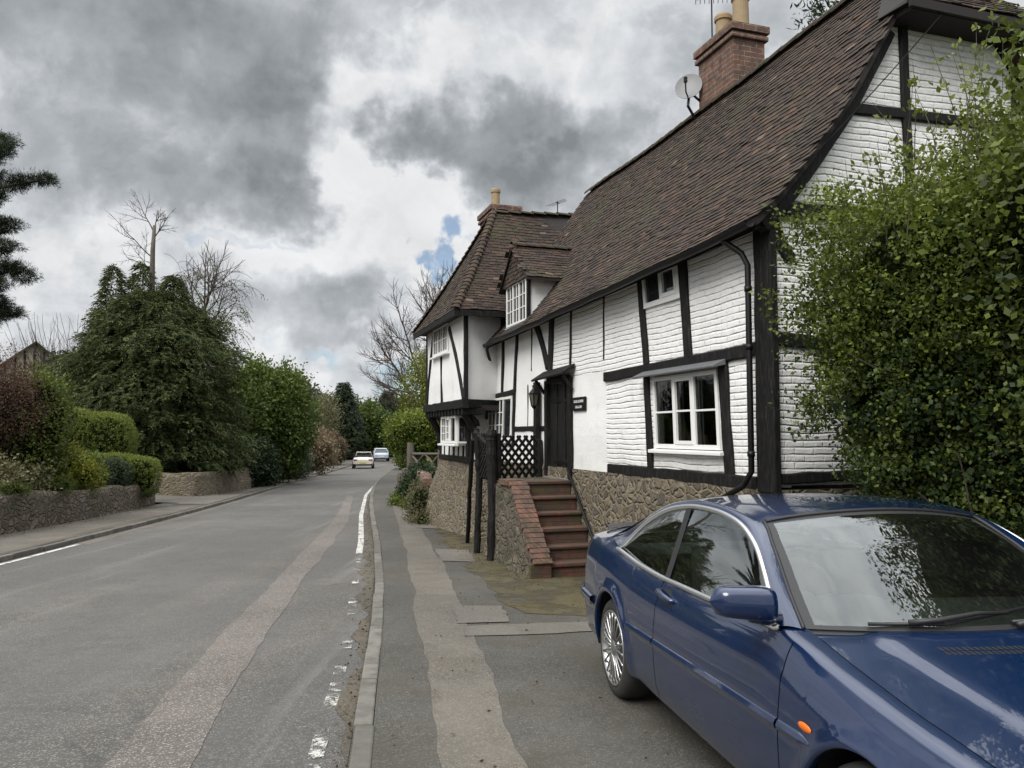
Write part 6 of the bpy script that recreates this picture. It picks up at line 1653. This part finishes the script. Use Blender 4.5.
V, F = leaf_quads(r_, hc, np.tile([[0,0,-1.0]],(len(hc),1))+r_.normal(size=(len(hc),3))*.5, .085*r_.uniform(.6,1.3,len(hc)), .6); np_mesh('leaves', V, F, r_.uniform(.2,.7,len(hc)), M['leaf_bush'], o)
# --- pine at the left edge
o = thing('pine', 'dark pine with flat tiers of needles at the left edge of the picture', 'tree', (-24.5,35,ground_z(-24.5,35)))
m = MB(); m.tube([(0,0,-.4),(.1,0,6),(-.1,0,11),(0,0,14.6)], [.42,.34,.24,.06], 10); rr = random.Random(6); E_ = []
for z, a0, L_ in ((13.6,0.1,1.5),(12.9,2.9,1.6),(12.6,-.3,2.2),(11.9,.25,2.9),(11.6,3.4,2.2),(10.9,-.15,2.5),(10.3,2.6,2.4),(9.9,.3,1.9),(8.6,-.1,2.3),(8.3,2.9,2.0),(7.8,.35,2.5),(6.9,-.25,2.1),(6.3,.1,1.7),(7.0,3.1,2.2),(5.6,.2,2.0),(4.9,-.3,1.6),(14.0,1.6,.9),(12.2,-1.5,2.1),(10.6,-1.4,2.3),(8.0,-1.6,2.2),(9.0,1.5,2.2),(11.5,1.6,2.2)):
    L_ *= rr.uniform(.72,1.18); e = Vector((L_*math.cos(a0), L_*math.sin(a0)*.9, z+rr.uniform(.1,.75))); m.tube([(0,0,z-.5),(e.x*.5,e.y*.5,z-.05),tuple(e)], [.09,.06,.02], 6)
    for q in (.25,.45,.66,.85,1.02): E_.append((e.x*q+rr.uniform(-.25,.25), e.y*q+rr.uniform(-.25,.25), z+.10+.28*q+rr.uniform(-.25,.25), .40+.18*rr.random(), .42, .20+.14*rr.random()))
m.build('trunk', M['bark'], o, smooth=True)
foliage('crown', o, M['leaf_pine'], E_, 46, 20, .18, .07, 61, aspect=.10, shell=(.4,1.1), rough=.4, out=.9, tint=(.4,.22), up_bias=.35)
# bare upright shrub, left
o = thing('bare_shrub', 'leafless upright shrub with thin grey branches between the pine and conifer', 'shrub', (-22.3,40,ground_z(-22.3,40)))
m = MB(); rr = random.Random(31)
for i in range(20):
    d = Vector((rr.uniform(-.42,.5), rr.uniform(-.3,.3), 1)).normalized(); branching(m, rr, Vector((rr.uniform(-.3,.3),rr.uniform(-.3,.3),.5)), d, 3.0, .035, 1, 3, .22, .25, (2,3), .72)
m.build('branch', M['twig'], o)
tree('background_tree', 'dark evergreen mass low behind the bare shrub at left', -24.5, 52, 3, .25, [(-24.5,52,3.2,3.2,2.5,2.2),(-28,53,4.2,3.5,2.5,3.0),(-21,54,2.6,3,2.5,2.0)], M['leaf_far'], 12, 9, .26, .28, 62, tint=(.35,.2))

# --- broadleaf trees and shrubs further down the left side
tree('broadleaf_tree', 'fresh green rounded tree right of the tall conifer', -11.65, 38, 3.0, .2, [(-11.7,38,2.5,1.95,1.9,2.2),(-12.5,38.2,3.3,1.35,1.5,1.6),(-10.9,38,1.9,1.35,1.5,1.7),(-11.8,37.6,.9,1.7,1.5,1.2),(-11.2,38.4,3.6,1.2,1.3,1.25)], M['leaf_broad'], 38, 10, .17, .17, 63, tint=(.42,.24), rough=.2, up_bias=.3)
o = thing('thin_tree', 'thin half bare tree with small leaves rising behind the rounded green tree', 'tree', (-13.0,42,ground_z(-13,42)))
m = MB(); rr = random.Random(17); tips = []
for i in range(7): branching(m, rr, Vector((rr.uniform(-.5,.8),0,2.2)), Vector((rr.uniform(-.7,.9),rr.uniform(-.3,.3),1)).normalized(), 1.7, .05, 1, 3, .5, .2, (3,4), .7, 0, tips)
m.tube([(0,0,-.3),(0,0,2.8)], [.16,.12], 8); m.build('branch', M['twig'], o)
r_ = np.random.default_rng(5); hc = np.repeat(np.array([tuple(p) for p, d in tips]), 9, 0); hc = hc+r_.normal(size=hc.shape)*.13
V, F = leaf_quads(r_, hc, r_.normal(size=hc.shape), .13*r_.uniform(.6,1.3,len(hc)), .6); np_mesh('leaves', V, F, r_.uniform(.1,.6,len(hc)), M['leaf_broad'], o)
shrub('ivy_bank', 'dark ivy hanging over the pale stone wall below the conifer', 'plant', [(-11.2,30.2,.55,.55,1.6,.55),(-11.1,33.2,.55,.7,1.6,.95),(-10.9,34.8,.4,.75,1.3,1.1)], M['leaf_ivy'], 60, 9, .11, .10, 64, tint=(.4,.25), core=.6)
shrub('roadside_shrub', 'grey green mound of shrub at the kerb beyond the rounded tree', 'shrub', [(-11.9,42.5,.25,1.1,1.8,.9),(-12.5,45,.1,1.1,1.6,.75)], M['leaf_blue'], 45, 9, .13, .12, 65, tint=(.35,.25))
tree('blossom_tree', 'pinkish buff flowering shrub by the road in the middle distance', -13.2, 50, 1.2, .12, [(-13.0,50,1.0,1.45,1.2,1.25),(-12.2,50.5,.5,1.1,1.1,1.0),(-13.7,50,1.4,.9,1.0,.9)], M['leaf_pink'], 40, 8, .15, .16, 66, cat='shrub', tint=(.5,.26), rough=.25)
shrub('clipped_hedge', 'long low clipped hedge along the road edge towards the cream convertible', 'hedge', [(-15.2,57,-.25,1.0,2.0,.75),(-16.0,61,-.35,1.0,2.4,.8),(-16.8,65,-.4,1.0,2.4,.8)], M['leaf_hedge'], 45, 8, .12, .09, 67, shell=(.9,1.02), rough=.06, tint=(.35,.2), core=.86)
shrub('brown_shrub', 'dull reddish brown shrub behind the cream convertible', 'shrub', [(-18.0,74,.3,1.6,1.6,1.7),(-17.8,78,.2,1.6,1.6,1.6)], M['leaf_brown'], 20, 8, .22, .2, 68, tint=(.5,.25))
shrub('flowering_bush', 'orange yellow flowering bush beyond the pale blue car', 'shrub', [(-19.3,104,-.1,2.0,1.6,1.3)], leaf_mat('orange blossom', (.16,.09,.015), (.36,.20,.03)), 16, 8, .26, .2, 69, tint=(.5,.3))
shrub('roadside_shrub', 'light green bank of shrubs where the road disappears', 'shrub', [(-15.6,112,-.6,3.0,2,1.6),(-19.5,122,-.1,2.5,2,1.7)], M['leaf_broad'], 14, 8, .28, .25, 70, tint=(.6,.25))
far = [(-22.8,88,7.4,2.4,71,'dark pointed conifer, first of the far row beyond the blossom shrub'),(-20.2,96,9.4,2.6,72,'tallest dark conifer of the far row above the cream convertible'),
       (-17.4,112,9.4,2.8,74,'dark conifer right of the tallest in the far row')]
for x, y, h, R_, sd_, lab, mt in ((-26.0,86,6.6,3.2,75,'broad dark tree behind the blossom shrub','leaf_far'),(-19.2,104,7.6,3.0,76,'rounded dark green tree between the two right hand far conifers','leaf_broad'),(-23.4,99,7.6,3.0,77,'rounded tree filling the gap behind the first far conifer','leaf_far'),(-15.2,120,8.0,3.0,78,'rounded mid green tree nearest the bend of the road','leaf_broad')):
    gg = ground_z(x, y)
    tree('far_tree', lab, x, y, 3, .25, [(x,y,gg+h*.45,R_,R_*.9,h*.45),(x-R_*.5,y,gg+h*.62,R_*.7,R_*.7,h*.34),(x+R_*.5,y,gg+h*.52,R_*.75,R_*.7,h*.33)], M[mt], 12, 9, .34, .34, sd_, tint=(.28,.22), rough=.22)
for x, y, h, R_, sd_, lab in far:
    conifer('far_conifer', lab, x, y, h, lambda f, R_=R_: R_*.9*float(np.interp(f,[0,.2,.6,.85,1],[.80,1,.58,.26,.02])), M['leaf_far'], sd_, 1100, .75, group='dark conifers far down the road', lim=.3)
tree('pale_tree', 'pale budding tree among the dark far conifers', -19.8, 84, 3, .2, [(-19.7,84,3.4,1.5,1.4,2.6),(-20.4,84,2.0,1.6,1.4,1.8)], M['leaf_pale'], 16, 6, .2, .3, 78, tint=(.3,.25), core=0, rough=.3)
tree('roadside_tree', 'mid green bushy tree between the rounded tree and far conifers', -17.2, 62, 3, .2, [(-17.4,62,2.4,2.3,2.0,2.6),(-19.2,63,3.2,2.2,2.0,2.6)], M['leaf_broad'], 18, 9, .24, .24, 79, tint=(.22,.18))
# wood that closes the horizon
r_ = random.Random(4); EW = []
for x in np.arange(-150, 60, 7.0):
    y = 165+r_.uniform(-8,25)+max(0,-x-40)*-.25; EW.append((x+r_.uniform(-2,2), y, ground_z(x,y)+3+r_.uniform(-1,2.2), 6.5, 5, 5.5+r_.uniform(-1,2.5)))
o = foliage('distant_wood', None, M['leaf_far'], EW, 1.4, 9, 1.1, 1.0, 80, tint=(.35,.25), rough=.22); tag(o, kind='stuff')
o = cores('wood_undergrowth', None, EW, .85, M['leaf_far']); tag(o, kind='stuff')

# --- right side past the cottage
tree('round_tree', 'round yellow green clipped tree with short trunk beside the pavement past the cottage', -3.35, 29.5, 1.7, .12, [(-3.85,29.5,1.75,.82,.85,.70),(-3.1,29.8,1.75,.85,.85,.76),(-3.5,29.3,2.0,.80,.8,.52),(-3.45,29.6,1.35,.9,.85,.45)], M['leaf_round'], 75, 9, .09, .08, 81, tint=(.42,.25), up_bias=.40, rough=.12)
shrub('ivy_hedge', 'dark ivy covered mound beneath the crossed rail fence', 'hedge', [(-2.55,23.0,.25,.55,.75,.62),(-2.1,21.9,.20,.5,.8,.62),(-2.95,23.9,-.05,.45,.6,.42)], M['leaf_ivy'], 130, 9, .07, .06, 82, tint=(.45,.28))
shrub('verge_plants', 'bright green weeds at the foot of the rustic posts', 'plant', [(-3.15,23.7,-.22,.42,.7,.22),(-2.75,22.6,-.25,.35,.6,.2)], M['leaf_bush'], 160, 9, .06, .05, 83, tint=(.5,.25), core=.5, stems=0)
shrub('plinth_weeds', 'brownish moss and weeds on the rounded end of the wing plinth', 'plant', [tuple(hloc(-.72,6.85,.05))+(.42,.5,.55), tuple(hloc(-.75,6.3,-.25))+(.35,.5,.25)], M['leaf_pale'], 150, 8, .05, .05, 84, tint=(.05,.08), core=.7, stems=0)
o = thing('bare_tree', 'tall bare tree with fine twigs rising behind the jettied wing', 'tree', (-4.1,41,ground_z(-4.1,41)))
m = MB(); rr = random.Random(23); m.tube([(0,0,-.4),(.05,0,2.5),(-.1,0,4.6)], [.26,.2,.15], 9)
for d, z, L_ in ((Vector((-.45,0,1)),3.6,2.5),(Vector((.25,0,1)),4.4,2.4),(Vector((-.8,.1,.7)),3.2,2.1),(Vector((.7,0,.8)),3.8,2.2),(Vector((-.1,.2,1)),4.6,2.5),(Vector((-.6,-.2,.9)),2.7,2.0)):
    branching(m, rr, Vector((-.05,0,z)), d.normalized(), L_*1.12, .085, 0, 4, .5, .22, (3,4), .66)
m.build('branch', M['twig'], o)
tree('poplar', 'tall pale yellow green tree with thin new leaves behind the round tree', -4.9, 38, 4.2, .12, [(-4.5,38,3.4,.75,.8,1.9),(-4.1,38,2.6,.9,.9,1.7),(-4.4,38.2,4.6,.45,.5,.9),(-3.6,38,3.2,.8,.8,2.0)], M['leaf_yellow'], 26, 8, .12, .18, 85, tint=(.22,.18), core=0, rough=.3)
tree('background_tree', 'dark tree top showing above the cottage roof', 10.7, 22.5, 9, .3, [(10.6,22.5,12.2,2.3,2.2,2.3),(11.8,22.5,10.5,2.6,2.2,2.6),(9.9,22.5,10.4,2.0,2.0,2.2)], M['leaf_pine'], 16, 9, .20, .2, 86, aspect=.3, rough=.3, gzv=-.3)
shrub('background_hedge', 'dark hedge in the gap beyond the round tree', 'hedge', [(-2.3,34,.6,1.3,2,1.4),(-1.2,30,.5,1.4,2.2,1.3),(-3.6,46,.4,1.6,3,1.5),(-7.2,62,.1,1.6,4,1.6),(-11.0,88,.2,1.8,5,2.0)], M['leaf_hedge'], 20, 9, .18, .16, 87, tint=(.3,.2))
# --- litter along the gutter: countless scraps of leaf
r_ = np.random.default_rng(12); n = 900; yy = r_.uniform(2.5,26,n); kx = np.array([kerb_x(y) for y in yy]); off = -.13-np.abs(r_.normal(0,.10,n)); P = np.stack([kx+off, yy, np.array([gz(y) for y in yy])+ROAD_DZ+.014], 1)
n2 = 500; y2 = r_.uniform(8,22,n2); P2 = np.stack([np.array([wall_x(y) for y in y2])+.25+np.abs(r_.normal(0,.16,n2)), y2, np.array([gz(y) for y in y2])+.012], 1)
n3 = 260; t3 = r_.uniform(-2.2,3,n3); P3 = np.array([tuple(hloc(-1.08-abs(r_.normal(0,.18)), t, gz(hloc(-1.1,t,0).y)+.014)) for t in t3])
n4 = 220; y4 = r_.uniform(3,11,n4); P4 = np.stack([r_.uniform(-.7,.9,n4), y4, np.array([gz(y) for y in y4])+.016], 1); P4[:,2] += .0
P = np.concatenate([P,P2,P3,P4]); D = r_.normal(size=P.shape); D[:,2] *= .12
V, F = leaf_quads(r_, P, D, r_.uniform(.008,.034,len(P)), .6); o = np_mesh('leaf_litter', V, F, r_.uniform(0,1,len(P)), M['leaf_litter']); tag(o, kind='stuff')
